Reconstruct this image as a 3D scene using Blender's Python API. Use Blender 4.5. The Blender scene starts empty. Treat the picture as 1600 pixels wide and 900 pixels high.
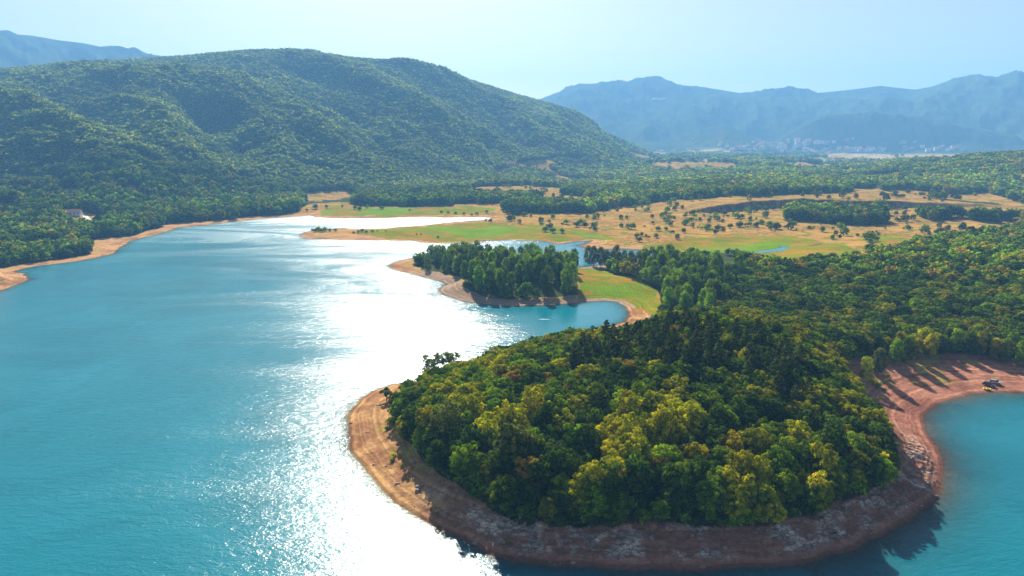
import bpy, math, random
import numpy as np
from mathutils import Vector
R_ = math.radians
sc = bpy.context.scene
random.seed(7); rng = np.random.default_rng(7)

# ------------------------------------------------------------------ camera
CAM_H = 85.0; FPX = 1066.0; PITCH = math.atan(235 / FPX)
cam_d = bpy.data.cameras.new('camera'); cam = bpy.data.objects.new('camera', cam_d)
sc.collection.objects.link(cam); sc.camera = cam
cam.location = (0, 0, CAM_H); cam.rotation_euler = (math.pi / 2 - PITCH, 0, 0)
cam_d.sensor_width = 36; cam_d.lens = 36 * FPX / 1600; cam_d.clip_end = 40000; cam_d.clip_start = 1

# ------------------------------------------------------------------ sky and sun
SUN_EL, SUN_AZ = R_(34), R_(-9)            # azimuth from +Y, clockwise
w = bpy.data.worlds.new('World'); sc.world = w; w.use_nodes = True
wn = w.node_tree.nodes; bg = wn['Background']
sky = wn.new('ShaderNodeTexSky'); sky.sky_type = 'NISHITA'; sky.sun_disc = False
sky.sun_elevation = SUN_EL; sky.sun_rotation = SUN_AZ
sky.altitude = 600; sky.air_density = 1.0; sky.dust_density = 1.5; sky.ozone_density = 0.9
hs = wn.new('ShaderNodeHueSaturation'); hs.inputs['Saturation'].default_value = .64; w.node_tree.links.new(sky.outputs[0], hs.inputs['Color']); w.node_tree.links.new(hs.outputs[0], bg.inputs[0]); bg.inputs[1].default_value = 0.041
sl = bpy.data.lights.new('sun', 'SUN'); sl.energy = 5.0; sl.angle = R_(0.53); sl.color = (1, 0.92, 0.78)
so = bpy.data.objects.new('sun', sl); sc.collection.objects.link(so)
sdir = Vector((math.sin(SUN_AZ) * math.cos(SUN_EL), math.cos(SUN_AZ) * math.cos(SUN_EL), math.sin(SUN_EL)))
so.rotation_euler = sdir.to_track_quat('Z', 'Y').to_euler(); so.location = (0, 300, 400)
sc.view_settings.view_transform = 'Standard'; sc.view_settings.look = 'None'
sc.view_settings.exposure = 1.4; sc.view_settings.gamma = 1
HAZE = 1.8e-4
sc.cycles.use_denoising = True; sc.cycles.denoiser = 'OPENIMAGEDENOISE'; sc.cycles.denoising_input_passes = 'RGB_ALBEDO_NORMAL'; sc.cycles.max_bounces = 6; sc.cycles.diffuse_bounces = 3
sc.cycles.glossy_bounces = 2; sc.cycles.transmission_bounces = 3; sc.cycles.volume_bounces = 1
sc.cycles.transparent_max_bounces = 6; sc.cycles.caustics_reflective = False; sc.cycles.caustics_refractive = False

# ------------------------------------------------------------------ photo <-> place
cp, sp_ = math.cos(PITCH), math.sin(PITCH)
def ground(px, py, z=0.0):
    px, py = np.asarray(px, float), np.asarray(py, float)
    xc = (px - 800) / FPX; yc = (450 - py) / FPX
    dx, dy, dz = xc, cp + yc * sp_, -sp_ + yc * cp
    t = (z - CAM_H) / dz
    return np.stack([dx * t, dy * t], -1)
def project(x, y, z):
    zz = z - CAM_H
    fwd = y * cp - zz * sp_; up = y * sp_ + zz * cp
    fwd = np.maximum(fwd, 1e-3)
    return 800 + FPX * x / fwd, 450 - FPX * up / fwd
def azel(px, py):
    px, py = np.asarray(px, float), np.asarray(py, float)
    xc = (px - 800) / FPX; yc = (450 - py) / FPX
    dx, dy, dz = xc, cp + yc * sp_, -sp_ + yc * cp
    return np.arctan2(dx, dy), dz / np.hypot(dx, dy)
def inside(px, py, poly):
    poly = np.asarray(poly, float); r = np.zeros(np.shape(px), bool)
    j = len(poly) - 1
    for i in range(len(poly)):
        xi, yi = poly[i]; xj, yj = poly[j]
        if yi != yj:
            c = ((yi > py) != (yj > py)) & (px < (xj - xi) * (py - yi) / (yj - yi) + xi)
            r ^= c
        j = i
    return r
def seg_dist(x, y, pts, closed=True):
    d = np.full(np.shape(x), 1e12)
    n = len(pts)
    for i in range(n if closed else n - 1):
        ax, ay = pts[i]; bx, by = pts[(i + 1) % n]
        vx, vy = bx - ax, by - ay; L = vx * vx + vy * vy + 1e-9
        t = np.clip(((x - ax) * vx + (y - ay) * vy) / L, 0, 1)
        d = np.minimum(d, (x - ax - t * vx) ** 2 + (y - ay - t * vy) ** 2)
    return np.sqrt(d)
def smooth(a, b, x):
    t = np.clip((x - a) / (b - a), 0, 1); return t * t * (3 - 2 * t)
_perm = rng.permutation(4096).astype(np.int64)
_ga = rng.uniform(0, 2 * np.pi, 4096); _gx, _gy = np.cos(_ga), np.sin(_ga)
def pnoise(x, y, seed=0):
    xi = np.floor(x).astype(np.int64); yi = np.floor(y).astype(np.int64)
    fx, fy = x - xi, y - yi
    def g(ix, iy, dx, dy):
        h = _perm[(_perm[(ix + seed * 17) & 4095] + iy) & 4095]
        return _gx[h] * dx + _gy[h] * dy
    u = fx * fx * fx * (fx * (fx * 6 - 15) + 10); v = fy * fy * fy * (fy * (fy * 6 - 15) + 10)
    a = g(xi, yi, fx, fy); b = g(xi + 1, yi, fx - 1, fy)
    c = g(xi, yi + 1, fx, fy - 1); d = g(xi + 1, yi + 1, fx - 1, fy - 1)
    return (a + (b - a) * u + (c - a) * v + (a - b - c + d) * u * v) * 1.5
def fbm(x, y, o=4, seed=0, gain=0.5):
    s = 0; a = 1
    for i in range(o):
        s = s + a * pnoise(x, y, seed + i); x = x * 2.03 + 7.7; y = y * 2.03 + 3.1; a *= gain
    return s
def ridged(x, y, o=4, seed=0):
    s = 0; a = 1
    for i in range(o):
        s = s + a * (1 - 2 * np.abs(pnoise(x, y, seed + i))); x = x * 2.05 + 5.1; y = y * 2.05 + 1.3; a *= 0.5
    return s

# ------------------------------------------------------------------ shoreline of the lake, walked clockwise
def P(l): return [tuple(p) for p in ground(*zip(*l))]
left_shore = [(-60, 470), (0, 455), (20, 447), (40, 440), (46, 436), (35, 428), (20, 425), (35, 420), (60, 415), (100, 411), (150, 403),
    (180, 395), (187, 387), (205, 376), (230, 370), (260, 362), (280, 355), (320, 352), (360, 347), (400, 343), (430, 340), (470, 338),
    (488, 336), (493, 339), (520, 341), (587, 341), (664, 339), (695, 340), (745, 339), (768, 340)]
spit = [(768, 343), (754, 344), (711, 347), (664, 352), (602, 357), (560, 358), (534, 357), (500, 359), (478, 363), (467, 369), (481, 373),
    (555, 375), (643, 376), (664, 379), (689, 380), (739, 379), (761, 376), (800, 375), (850, 377), (872, 381), (898, 378), (925, 375),
    (922, 379), (905, 384), (915, 387), (945, 389), (985, 389), (1040, 392), (1060, 397)]
island = [(1040, 402), (1000, 409), (950, 414), (905, 418), (880, 412), (820, 408), (760, 406), (715, 400), (690, 400), (665, 401), (640, 405), (620, 409),
    (607, 415), (613, 420), (640, 427), (662, 432), (690, 440), (700, 444), (690, 449), (686, 454), (695, 461), (722, 470), (745, 474),
    (790, 478), (860, 477), (900, 474), (920, 471), (945, 470), (965, 472), (976, 478), (984, 494), (975, 503), (960, 508)]
penin = [(900, 522), (830, 538), (770, 552), (720, 572), (680, 590), (650, 596), (615, 601), (585, 611), (562, 624), (547, 641), (541, 660),
    (545, 690), (556, 715), (575, 740), (600, 768), (640, 801), (680, 824), (720, 842), (760, 861), (800, 877), (860, 884), (960, 888),
    (1080, 890), (1180, 888), (1260, 879), (1330, 859), (1380, 837), (1430, 808), (1455, 789), (1472, 762), (1476, 735), (1467, 703),
    (1450, 680), (1440, 660), (1447, 645), (1465, 631), (1490, 621), (1530, 614), (1562, 612), (1600, 613)]
lake = ([(-420, 330), (-520, 150), (-560, -500), (700, -500), (700, 60), (420, 150), (260, 190), (215, 205)][0:0] + P(left_shore) + P(spit) + P(island) + P(penin)
    + [(190, 203), (215, 188), (250, 160), (320, 60), (600, -100), (700, -500), (-560, -500), (-560, 100), (-400, 260)])
lake = np.array(lake)

# ------------------------------------------------------------------ height of the land
def skyline(pts, drop=0):
    a, e = azel(*zip(*pts)); o = np.argsort(a); return a[o], e[o]
SK = {
 'ridge': (skyline([(-300, 118), (-100, 117), (0, 115), (100, 105), (200, 97), (300, 91), (380, 84), (440, 82), (480, 85), (540, 93), (600, 97), (650, 101), (700, 115),
      (760, 134), (820, 150), (860, 161), (900, 180), (950, 206), (1000, 229), (1060, 246), (1130, 262)]),
      ([-0.9, -.6, -.4, -.15, 0.05, .25], [2300, 2300, 2350, 2450, 2600, 2900]), ([-0.9, -.6, -.35, -.15, .05, .25], [640, 720, 950, 1150, 1500, 2000])),
 'farleft': (skyline([(-300, 60), (0, 51), (50, 55), (90, 62), (130, 67), (180, 77), (240, 85), (290, 92), (400, 110), (520, 160)]), ([-1, 1], [4700, 4700]), ([-1, 1], [3300, 3300])),
 'farright': (skyline([(640, 215), (760, 182), (810, 168), (845, 155), (875, 143), (905, 131), (938, 136), (965, 125), (982, 128), (1005, 123), (1045, 131), (1100, 136), (1160, 146), (1230, 144), (1280, 145),
      (1330, 140), (1375, 134), (1430, 140), (1480, 131), (1530, 121), (1560, 123), (1585, 119), (1620, 130), (1700, 126), (1900, 120)]), ([-1, 1], [5600, 5600]), ([-1, -.1, .2, .4, 1], [3900, 3900, 3700, 3900, 3700])),
 'crag': (skyline([(1190, 235), (1235, 205), (1262, 188), (1290, 177), (1340, 174), (1400, 177), (1450, 186), (1520, 198), (1570, 207), (1640, 225)]), ([-1, 1], [4250, 4250]), ([-1, 1], [4060, 4060])),
 'spur': (skyline([(960, 232), (1010, 218), (1070, 208), (1130, 204), (1180, 216), (1240, 228)]), ([-1, 1], [4300, 4300]), ([-1, 1], [3500, 3500])),
 'knoll': (skyline([(1300, 272), (1350, 264), (1420, 253), (1500, 245), (1560, 241), (1620, 238), (1900, 230)]), ([-1, 1], [1650, 1650]), ([-1, 1], [1150, 1150])),
 'shorehill': (skyline([(-300, 318), (-60, 325), (0, 332), (60, 337), (100, 352), (130, 366), (160, 384)]), ([-1, 1], [500, 500]), ([-1, 1], [420, 420])),
}
cliff_line = P([(1000, 336), (1060, 337), (1100, 337), (1160, 333), (1215, 328), (1260, 327), (1330, 330)])
cl = np.array(cliff_line)
def height(x, y, s):
    r = np.hypot(x, y); az = np.arctan2(x, y)
    land = np.maximum(s, 0)
    near = (r < 330)
    # front bank of the peninsula is steep, its flanks are beach
    front = smooth(215, 165, y) * smooth(-40, -5, x + (y - 150) * .25) * smooth(128, 108, x + (y - 150) * .15)
    k = 0.13 + 0.34 * front
    prof = k * np.minimum(land, 13) + 0.10 * np.clip(land - 13, 0, 25) + 0.012 * np.clip(land - 38, 0, 500)
    terr = 0.035 * np.minimum(land, 12) + .022 * np.clip(land - 12, 0, 40) + 0.006 * np.clip(land - 52, 0, 900)
    isl = np.exp(-(((x - 5) / 62) ** 2 + ((y - 390) / 30) ** 2) ** 2)
    terr = terr + isl * 3.2 * smooth(0, 11, land)
    m = smooth(350, 290, y)
    z = prof * m + terr * (1 - m)
    z = z + 15.0 * np.exp(-(((x - 72) / 50) ** 2 + ((y - 222) / 45) ** 2)) * smooth(9, 34, land)
    z = z + 4.5 * np.exp(-(((x - 5) / 48) ** 2 + ((y - 205) / 30) ** 2)) * smooth(9, 30, land)
    z = z + 9 * np.exp(-(((x - 290) / 170) ** 2 + ((y - 430) / 110) ** 2)) * smooth(20, 90, land)
    amp = 0.25 + 1.1 * smooth(20, 90, land) * smooth(320, 600, r) * .6
    z = z + amp * fbm(x / 38, y / 38, 4, 3) * smooth(0, 14, land)
    z = z + 13 * smooth(900, 1500, r) * fbm(x / 420, y / 420, 4, 9) * smooth(0, 250, land) * smooth(3600, 2500, r)
    # dry terrace with an eroded scarp
    yl = np.interp(x, cl[:, 0], cl[:, 1]) + 5 * fbm(x / 26, y / 60, 4, 31)
    lat = smooth(cl[0, 0] + 10, cl[0, 0] + 90, x) * smooth(cl[-1, 0] + 260, cl[-1, 0] - 20, x)
    hh = 9.0 * (0.35 + .65 * smooth(cl[0, 0] + 10, cl[3, 0] + 20, x)) * lat
    sc_ = (y - yl)
    z = z + hh * np.clip(sc_ / 5.0, 0, 1) * (1 - .9 * smooth(60, 700, sc_))
    for name, ((a, e), (ra, rv), (ba, bv)) in SK.items():
        R = np.interp(az, ra, rv); d0 = np.interp(az, ba, bv); el = np.interp(az, a, e)
        zr = CAM_H + R * el - (4 if name in ('ridge', 'knoll', 'shorehill') else 0) - (9 * smooth(-.12, .02, az) if name == 'ridge' else 0)
        zr = np.maximum(zr, 0)
        edge = smooth(a[0] - .02, a[0] + .03, az) * smooth(a[-1] + .005, a[-1] - .035, az) if name != 'ridge' else 1.0
        t = (r - d0) / (R - d0)
        tc = np.clip(t, 0, 1)
        g = 0.45 * tc + 0.55 * tc * tc * (3 - 2 * tc)
        if name in ('crag',): g = np.clip(tc * 1.0, 0, 1) ** .7
        zz = zr * g
        if name == 'ridge':
            q = az * 1500
            sp = ridged((q + r * .35) / 420, (r - q * .3) / 900, 5, 40)
            sp2 = ridged((q + r * .1) / 190, (r) / 420, 4, 60)
            zz = zz + (34 * (sp - .6) + 11 * (sp2 - .4)) * smooth(0, .3, tc) * smooth(1.0, .72, tc) * smooth(0, 150, zr)
        elif name in ('farright', 'farleft', 'spur', 'crag'):
            q = az * 4200
            sp = ridged((q + r * .25) / 560, (r - q * .2) / 1100, 5, 80)
            sp2 = ridged(q / 170, r / 380, 3, 90)
            ff = 60 if name != 'crag' else 30
            zz = zz + (ff * (sp - .6) + 9 * (sp2 - .4)) * smooth(0, .35, tc) * smooth(1.0, .82, tc) * smooth(0, 200, zr)
        zz = np.where(t > 1, zr * np.clip(1 - (t - 1) * (1.2 if name == 'shorehill' else .9), 0, 1), zz)
        zz = np.where(t <= 0, 0, np.maximum(zz, 0)) * edge
        if name in ('ridge', 'knoll', 'shorehill'):
            zz = zz * smooth(0, 60, land)
        kk = 3.0
        z = np.where(zz > 0, np.maximum(z, zz) + kk * np.exp(-np.abs(z - zz) / kk) * .5 * smooth(0, 10, zz), z)
    # strandlines: little terraces left by the falling water
    st = 0.5 + 0.5 * np.sin(z * 2 * np.pi / 0.62 + 1.5 * fbm(x / 30, y / 30, 2, 5))
    z = z + np.where(near, 0.10 * st * smooth(0.3, 2, land) * smooth(26, 12, land), 0)
    rk = front * smooth(.8, 4, land) * smooth(26, 14, land) * (r < 300)
    rr = ridged(x / 6.0, y / 3.2, 4, 12) * .42 + .35 * np.floor(2.5 * fbm(x / 4.1, y / 2.6, 3, 15)) / 2.5
    z = z + rk * rr * .9
    bed = -np.where(x > 60, .055, .16) * np.minimum(-np.minimum(s, 0), 60) - .02
    return np.where(s > 0, z + 0.0, bed)

def shore_distance(x, y):
    jig = np.hypot(x, y)
    xx = x + np.where(jig < 420, 0.7, 1.6) * fbm(x / 9, y / 9, 3, 21); yy = y + np.where(jig < 420, .7, 1.6) * fbm(x / 9 + 50, y / 9, 3, 22)
    d = seg_dist(xx, yy, lake)
    return np.where(inside(xx, yy, lake), -d, d)

# polar sheet centred below the viewpoint, finest where the picture is finest
rows = [78.0]
while rows[-1] < 6600:
    r = rows[-1]; rows.append(r + (0.55 if r < 290 else 0.55 * (r / 290) ** 1.45))
rows = np.array(rows)
az_in = np.linspace(-R_(39.5), R_(39.5), 960)
az_out = R_(39.5) + np.cumsum(np.linspace(.0025, .012, 40))
AZ = np.concatenate([-az_out[::-1], az_in, az_out])
RR, AA = np.meshgrid(rows, AZ, indexing='ij')
GX, GY = RR * np.sin(AA), RR * np.cos(AA)
GS = shore_distance(GX, GY)
GZ = height(GX, GY, GS)
nr, nc = GX.shape
print('terrain', nr, nc)
def sample(grid, x, y):
    r = np.hypot(x, y); a = np.arctan2(x, y)
    i = np.clip(np.interp(r, rows, np.arange(nr)), 0, nr - 1.001); j = np.clip(np.interp(a, AZ, np.arange(nc)), 0, nc - 1.001)
    i0 = i.astype(int); j0 = j.astype(int); u = i - i0; v = j - j0
    return (grid[i0, j0] * (1 - u) * (1 - v) + grid[i0 + 1, j0] * u * (1 - v) + grid[i0, j0 + 1] * (1 - u) * v + grid[i0 + 1, j0 + 1] * u * v)
def land_z(x, y): return sample(GZ, np.asarray(x, float), np.asarray(y, float))
def on_land(px, py):
    """nearest point of the land seen at that place of the photograph"""
    a, e = azel(px, py); a = float(a); e = float(e)
    zz = np.array([0.0]); rr = rows
    j = np.interp(a, AZ, np.arange(nc)); j0 = int(j); col = GZ[:, j0]
    ray = CAM_H + rr * e
    hit = np.nonzero(col >= ray)[0]
    r = rr[hit[0]] if len(hit) else rr[-1]
    return r * math.sin(a), r * math.cos(a), float(land_z(np.array([r * math.sin(a)]), np.array([r * math.cos(a)]))[0])

# ------------------------------------------------------------------ land cover
CLEAR = [
 [(430, 345), (470, 325), (490, 318), (540, 316), (560, 320), (640, 324), (740, 318), (790, 318), (850, 332), (930, 332), (965, 322), (1010, 318), (1045, 312), (1200, 306),
  (1300, 301), (1410, 296), (1470, 300), (1520, 318), (1600, 338), (1600, 354), (1500, 362), (1430, 374), (1385, 386), (1350, 400), (1300, 408), (1230, 408), (1180, 400), (1120, 394),
  (1020, 388), (985, 395), (740, 392), (440, 385)],
 [(896, 412), (940, 424), (1000, 436), (1026, 452), (1037, 470), (1037, 490), (1005, 506), (960, 512), (905, 478)],
 [(470, 303), (500, 298), (545, 297), (560, 305), (530, 312), (480, 314)],
 [(0, 316), (38, 321), (30, 329), (0, 331)], [(85, 297), (120, 294), (140, 299), (95, 303)],
 [(88, 328), (120, 330), (165, 336), (160, 345), (140, 350), (100, 340)],
 [(690, 262), (760, 262), (790, 267), (770, 272), (700, 270)][0:0], [(770, 265), (795, 262), (800, 268), (775, 271)], [(800, 253), (855, 253), (850, 260), (810, 259)],
 [(740, 292), (800, 289), (850, 293), (820, 300), (760, 299)], [(1010, 254), (1060, 252), (1150, 254), (1155, 262), (1060, 263), (1020, 260)],
 [(1138, 277), (1150, 277), (1152, 285), (1139, 285)], [(1290, 239), (1400, 242), (1400, 249), (1290, 246)], [(1400, 240), (1500, 240), (1495, 246), (1410, 246)],
 [(1325, 294), (1375, 292), (1378, 299), (1330, 300)], [(1240, 256), (1300, 257), (1300, 260), (1240, 260)],
 [(1480, 305), (1540, 300), (1600, 318), (1600, 324), (1530, 318)],
]
WOOD = [
 [(1226, 332), (1248, 316), (1290, 318), (1330, 324), (1385, 314), (1440, 318), (1460, 309), (1560, 318), (1600, 326), (1600, 340), (1560, 348), (1500, 342), (1460, 346), (1425, 332),
  (1390, 330), (1375, 338), (1390, 350), (1320, 352), (1270, 346), (1228, 344)],
 [(800, 318), (850, 312), (860, 330), (800, 336), (785, 328)],
]
GREEN = [
 [(1000, 388), (1050, 374), (1150, 368), (1235, 368), (1300, 380), (1345, 390), (1330, 404), (1240, 408), (1120, 396)],
 [(896, 412), (940, 424), (1000, 436), (1026, 452), (1037, 490), (1005, 506), (960, 512), (905, 478)],
 [(560, 360), (740, 348), (860, 352), (930, 362), (960, 376), (850, 380), (700, 382), (600, 372)],
 [(490, 338), (520, 322), (620, 324), (740, 322), (780, 326), (740, 336), (620, 338)],
 [(1340, 372), (1400, 366), (1420, 374), (1370, 384)], [(140, 378), (200, 366), (196, 386), (150, 398)],
]
BRIGHT = [(1150, 388), (1190, 378), (1225, 378), (1235, 386), (1190, 393), (1160, 394)]
GP = project(GX, GY, GZ)
def glade(x, y, z):
    """small dry fields and hedged plots in the wooded valley"""
    r = np.hypot(x, y); a = np.arctan2(x, y)
    u = x * .93 + y * .36; v = y * .93 - x * .36
    plot = fbm(x / 210, y / 300, 3, 301) + .25 * pnoise(u / 60, v / 90, 305)
    band = smooth(760, 950, r) * smooth(3700, 3000, r) * smooth(42, 25, z)
    where = smooth(-.25, .0, a) * .22 + smooth(1700, 2500, r) * smooth(-.0, .1, a) * .3
    g = plot > (.56 - where)
    low = (r > 420) & (a < -.25) & (z < 70) & (fbm(x / 60, y / 45, 3, 307) > .66)
    return (g & (band > .5) & (y > 700)) | low
def cover(x, y, z, s, wob=1.0):
    px, py = project(x, y, z)
    n1 = fbm(x / 30, y / 30, 3, 70); n2 = fbm(x / 30, y / 30, 3, 75)
    pw = px + wob * n1 * 6; pyw = py + wob * n2 * 1.8
    clear = np.zeros(px.shape, bool); front = y < 3700
    for q in CLEAR: clear |= inside(pw, pyw, q)
    for q in WOOD: clear &= ~inside(pw, pyw, q)
    clear &= (y > 320) & front
    clear |= glade(x, y, z) & (s > 25)
    gr = np.zeros(px.shape)
    for q in GREEN: gr = np.maximum(gr, inside(px + n1 * 10, py + n2 * 2.5, q) * 1.0)
    gr *= (y > 320)
    # bare strand: wide where the photo shows it
    wd = np.where(y < 330, 13.0, 14.0)
    wd = np.where((y < 330), 13.5 - 5.0 * smooth(-30, 0, x) * smooth(190, 160, y), wd)
    wd = np.where(y < 330, wd + 6 * smooth(195, 212, y) * smooth(-15, -35, x), wd)
    wd = np.where((y < 330) & (x > 60), 8.5 + 19 * smooth(138, 170, y) * smooth(88, 116, x) + 4 * smooth(205, 235, y) * smooth(110, 150, x), wd)
    wd = np.where((y > 340) & (y < 480) & (x > -60) & (x < 60), 12.0, wd)
    wd = np.where((y > 330) & (x < -100), 15 + 18 * smooth(-.2, .3, fbm(x / 90, y / 90, 2, 77)), wd)
    strand = (s < wd + 2.0 * n1 * wob)
    return px, py, clear, gr, strand
px, py, clear, gr, strand = cover(GX, GY, GZ, GS)
def lerp(a, b, t): return a + (b - a) * t[..., None]
C = lambda *c: np.array(c, float)
nA = fbm(GX / 16, GY / 16, 4, 101); nB = fbm(GX / 60, GY / 60, 4, 105); nC = fbm(GX / 4.5, GY / 4.5, 3, 108); nD = fbm(GX / 300, GY / 300, 4, 120)
col = np.zeros(GX.shape + (3,)) + C(.050, .062, .020)
far_t = smooth(2300, 3300, RR)
farveg = lerp(np.zeros_like(col) + C(.045, .070, .030), np.zeros_like(col) + C(.070, .088, .032), smooth(-.2, .6, nD + .4 * nB))
col = lerp(col, farveg, far_t)
tan = lerp(np.zeros_like(col) + C(.35, .20, .050), np.zeros_like(col) + C(.23, .12, .030), smooth(-.3, .6, nB))
tan = lerp(tan, np.zeros_like(col) + C(.17, .15, .02), smooth(.05, .45, nA))
tan = lerp(tan, np.zeros_like(col) + C(.42, .26, .10), smooth(.25, .55, nC + .5 * nB) * .7)
grs = lerp(np.zeros_like(col) + C(.155, .175, .010), np.zeros_like(col) + C(.28, .155, .022), smooth(-.05, .6, nA + .5 * nB))
grs = lerp(grs, np.zeros_like(col) + C(.11, .25, .01), smooth(0.1, .6, -nB) * .6)
brt = inside(px, py, BRIGHT) & (GY > 320)
grs[brt] = C(.13, .22, .008)
fld = lerp(tan, grs, np.clip(gr, 0, 1))
col = np.where(clear[..., None], fld, col)
# dry plain and fields in front of the far village
plain = smooth(2300, 2700, RR) * smooth(3950, 3650, RR) * smooth(-.1, .2, AA) * smooth(.0, .25, nB + nD * .6 - .02)
col = lerp(col, np.zeros_like(col) + C(.50, .38, .22), plain * .8 * smooth(40, 20, GZ))
sand = lerp(np.zeros_like(col) + C(.42, .24, .105), np.zeros_like(col) + C(.26, .13, .065), smooth(-.3, .5, nA + .4 * nC))
redd = smooth(60, 120, GX) * (RR < 330)
sand = lerp(sand, lerp(np.zeros_like(col) + C(.36, .165, .105), np.zeros_like(col) + C(.23, .095, .065), smooth(-.3, .5, nA + .4 * nC)), redd)
frontc = smooth(205, 165, GY) * smooth(-30, 0, GX) * smooth(125, 100, GX)
rockn = smooth(-.15, .55, fbm(GX / 9, GY / 5, 5, 130, .65)) * smooth(1.5, 3.0, GS) * smooth(10.5, 7, GS)
rockm = np.clip(frontc * smooth(.6, 2, GS) * smooth(14, 10, GS) * (.25 + rockn), 0, 1)
rock = lerp(np.zeros_like(col) + C(.26, .125, .085), np.zeros_like(col) + C(.44, .33, .27), rockn)
sand = lerp(sand, rock, frontc)
isl_gray = smooth(330, 345, GY) * (GY < 500) * smooth(-75, -50, GX) * smooth(75, 55, GX)
sand = lerp(sand, np.zeros_like(col) + C(.27, .20, .15), isl_gray * .8)
straw = smooth(.15, .5, nA + .3 * nC) * smooth(6, 11, GS)
sand = lerp(sand, np.zeros_like(col) + C(.33, .24, .07), straw * (1 - frontc * .8))
wet = smooth(1.6, .2, GS)
sand = lerp(sand, sand * .55, wet)
isfar = smooth(600, 900, RR)
sand_ok = strand & ~((GY > 330) & clear & (GS > 5) & (gr > .5))
col = np.where(sand_ok[..., None] | (GS <= 0)[..., None], sand, col)
# steep scarp of bare purple brown earth
gz_r = np.zeros_like(GZ); gz_r[1:-1] = (GZ[2:] - GZ[:-2]) / (RR[2:] - RR[:-2])
scarp = smooth(.55, .95, gz_r) * (GY > 600) * (RR < 1100)
col = lerp(col, lerp(np.zeros_like(col) + C(.11, .065, .05), np.zeros_like(col) + C(.26, .16, .11), smooth(-.2, .5, fbm(GX / 5, GY / 14, 4, 510))), scarp)
crag = smooth(.3, .6, gz_r) * (RR > 3700) * smooth(-.3, .3, nB)
col = lerp(col, np.zeros_like(col) + C(.20, .165, .13), crag * .3)
cuts = (np.abs(py - (391 - (px - 1180) * .09 + 1.5 * np.sin(px / 14))) < .9) & (px > 1215) & (px < 1285) & (GY > 500)
col[cuts] = C(.10, .08, .045)

# ------------------------------------------------------------------ helpers
def link(o): sc.collection.objects.link(o); return o
def mesh_from(name, co, faces, mats, smooth_=True, fmat=None):
    me = bpy.data.meshes.new(name); co = np.asarray(co, np.float32).reshape(-1, 3)
    fa = np.asarray(faces, np.int32); k = fa.shape[1]
    me.vertices.add(len(co)); me.vertices.foreach_set('co', co.ravel())
    me.loops.add(fa.size); me.loops.foreach_set('vertex_index', fa.ravel())
    me.polygons.add(len(fa)); me.polygons.foreach_set('loop_start', np.arange(len(fa), dtype=np.int32) * k)
    try: me.polygons.foreach_set('loop_total', np.full(len(fa), k, np.int32))
    except Exception: pass
    if fmat is not None: me.polygons.foreach_set('material_index', np.asarray(fmat, np.int32))
    if smooth_: me.polygons.foreach_set('use_smooth', np.ones(len(fa), bool))
    for m in mats: me.materials.append(m)
    me.update(calc_edges=True); me.validate(); return me
def color_attr(me, name, c):
    a = me.color_attributes.new(name, 'FLOAT_COLOR', 'POINT')
    d = np.ones((len(me.vertices), 4), np.float32); d[:, :3] = c.reshape(-1, 3); a.data.foreach_set('color', d.ravel())
def float_attr(me, name, v):
    a = me.attributes.new(name, 'FLOAT', 'POINT'); a.data.foreach_set('value', np.asarray(v, np.float32).ravel())
def newmat(name):
    m = bpy.data.materials.new(name); m.use_nodes = True; nt = m.node_tree
    return m, nt, nt.nodes, nt.links, nt.nodes['Principled BSDF']
def simple(name, c, rough=.6, metal=0, var=.12, scale=3.0):
    m, nt, N, L, b = newmat(name)
    b.inputs['Roughness'].default_value = rough; b.inputs['Metallic'].default_value = metal
    tc = N.new('ShaderNodeTexCoord'); n = N.new('ShaderNodeTexNoise'); n.inputs['Scale'].default_value = scale; n.inputs['Detail'].default_value = 4
    L.new(tc.outputs['Object'], n.inputs['Vector'])
    r = N.new('ShaderNodeMapRange'); r.inputs[1].default_value = .3; r.inputs[2].default_value = .7; r.inputs[3].default_value = 1 - var; r.inputs[4].default_value = 1 + var
    L.new(n.outputs[0], r.inputs[0])
    mx = N.new('ShaderNodeMix'); mx.data_type = 'RGBA'; mx.blend_type = 'MULTIPLY'; mx.inputs[0].default_value = 1
    mx.inputs[6].default_value = (*c, 1); cb = N.new('ShaderNodeCombineColor')
    for i in range(3): L.new(r.outputs[0], cb.inputs[i])
    L.new(cb.outputs[0], mx.inputs[7]); L.new(mx.outputs[2], b.inputs['Base Color']); return m

# ------------------------------------------------------------------ ground
m_ground, nt, N, L, b = newmat('ground')
b.inputs['Roughness'].default_value = 1; b.inputs['Specular IOR Level'].default_value = 0
at = N.new('ShaderNodeAttribute'); at.attribute_name = 'albedo'
geo = N.new('ShaderNodeNewGeometry')
def noise_node(scale, det=6, rough=.6):
    n = N.new('ShaderNodeTexNoise'); n.inputs['Scale'].default_value = scale; n.inputs['Detail'].default_value = det; n.inputs['Roughness'].default_value = rough
    L.new(geo.outputs['Position'], n.inputs['Vector']); return n
ra = N.new('ShaderNodeAttribute'); ra.attribute_name = 'rocky'
vo = N.new('ShaderNodeTexVoronoi'); vo.inputs['Scale'].default_value = .75; vo.inputs['Randomness'].default_value = 1; vmap = N.new('ShaderNodeMapping'); vmap.inputs['Scale'].default_value = (.6, 1, 1.6); L.new(geo.outputs['Position'], vmap.inputs[0]); L.new(vmap.outputs[0], vo.inputs['Vector'])
n1 = noise_node(.8, 8, .7); n2 = noise_node(.035, 6)
mr = N.new('ShaderNodeMapRange'); mr.inputs[1].default_value = .3; mr.inputs[2].default_value = .7; mr.inputs[3].default_value = .62; mr.inputs[4].default_value = 1.32
L.new(n1.outputs[0], mr.inputs[0])
mr2 = N.new('ShaderNodeMapRange'); mr2.inputs[1].default_value = .35; mr2.inputs[2].default_value = .65; mr2.inputs[3].default_value = .85; mr2.inputs[4].default_value = 1.12
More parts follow.
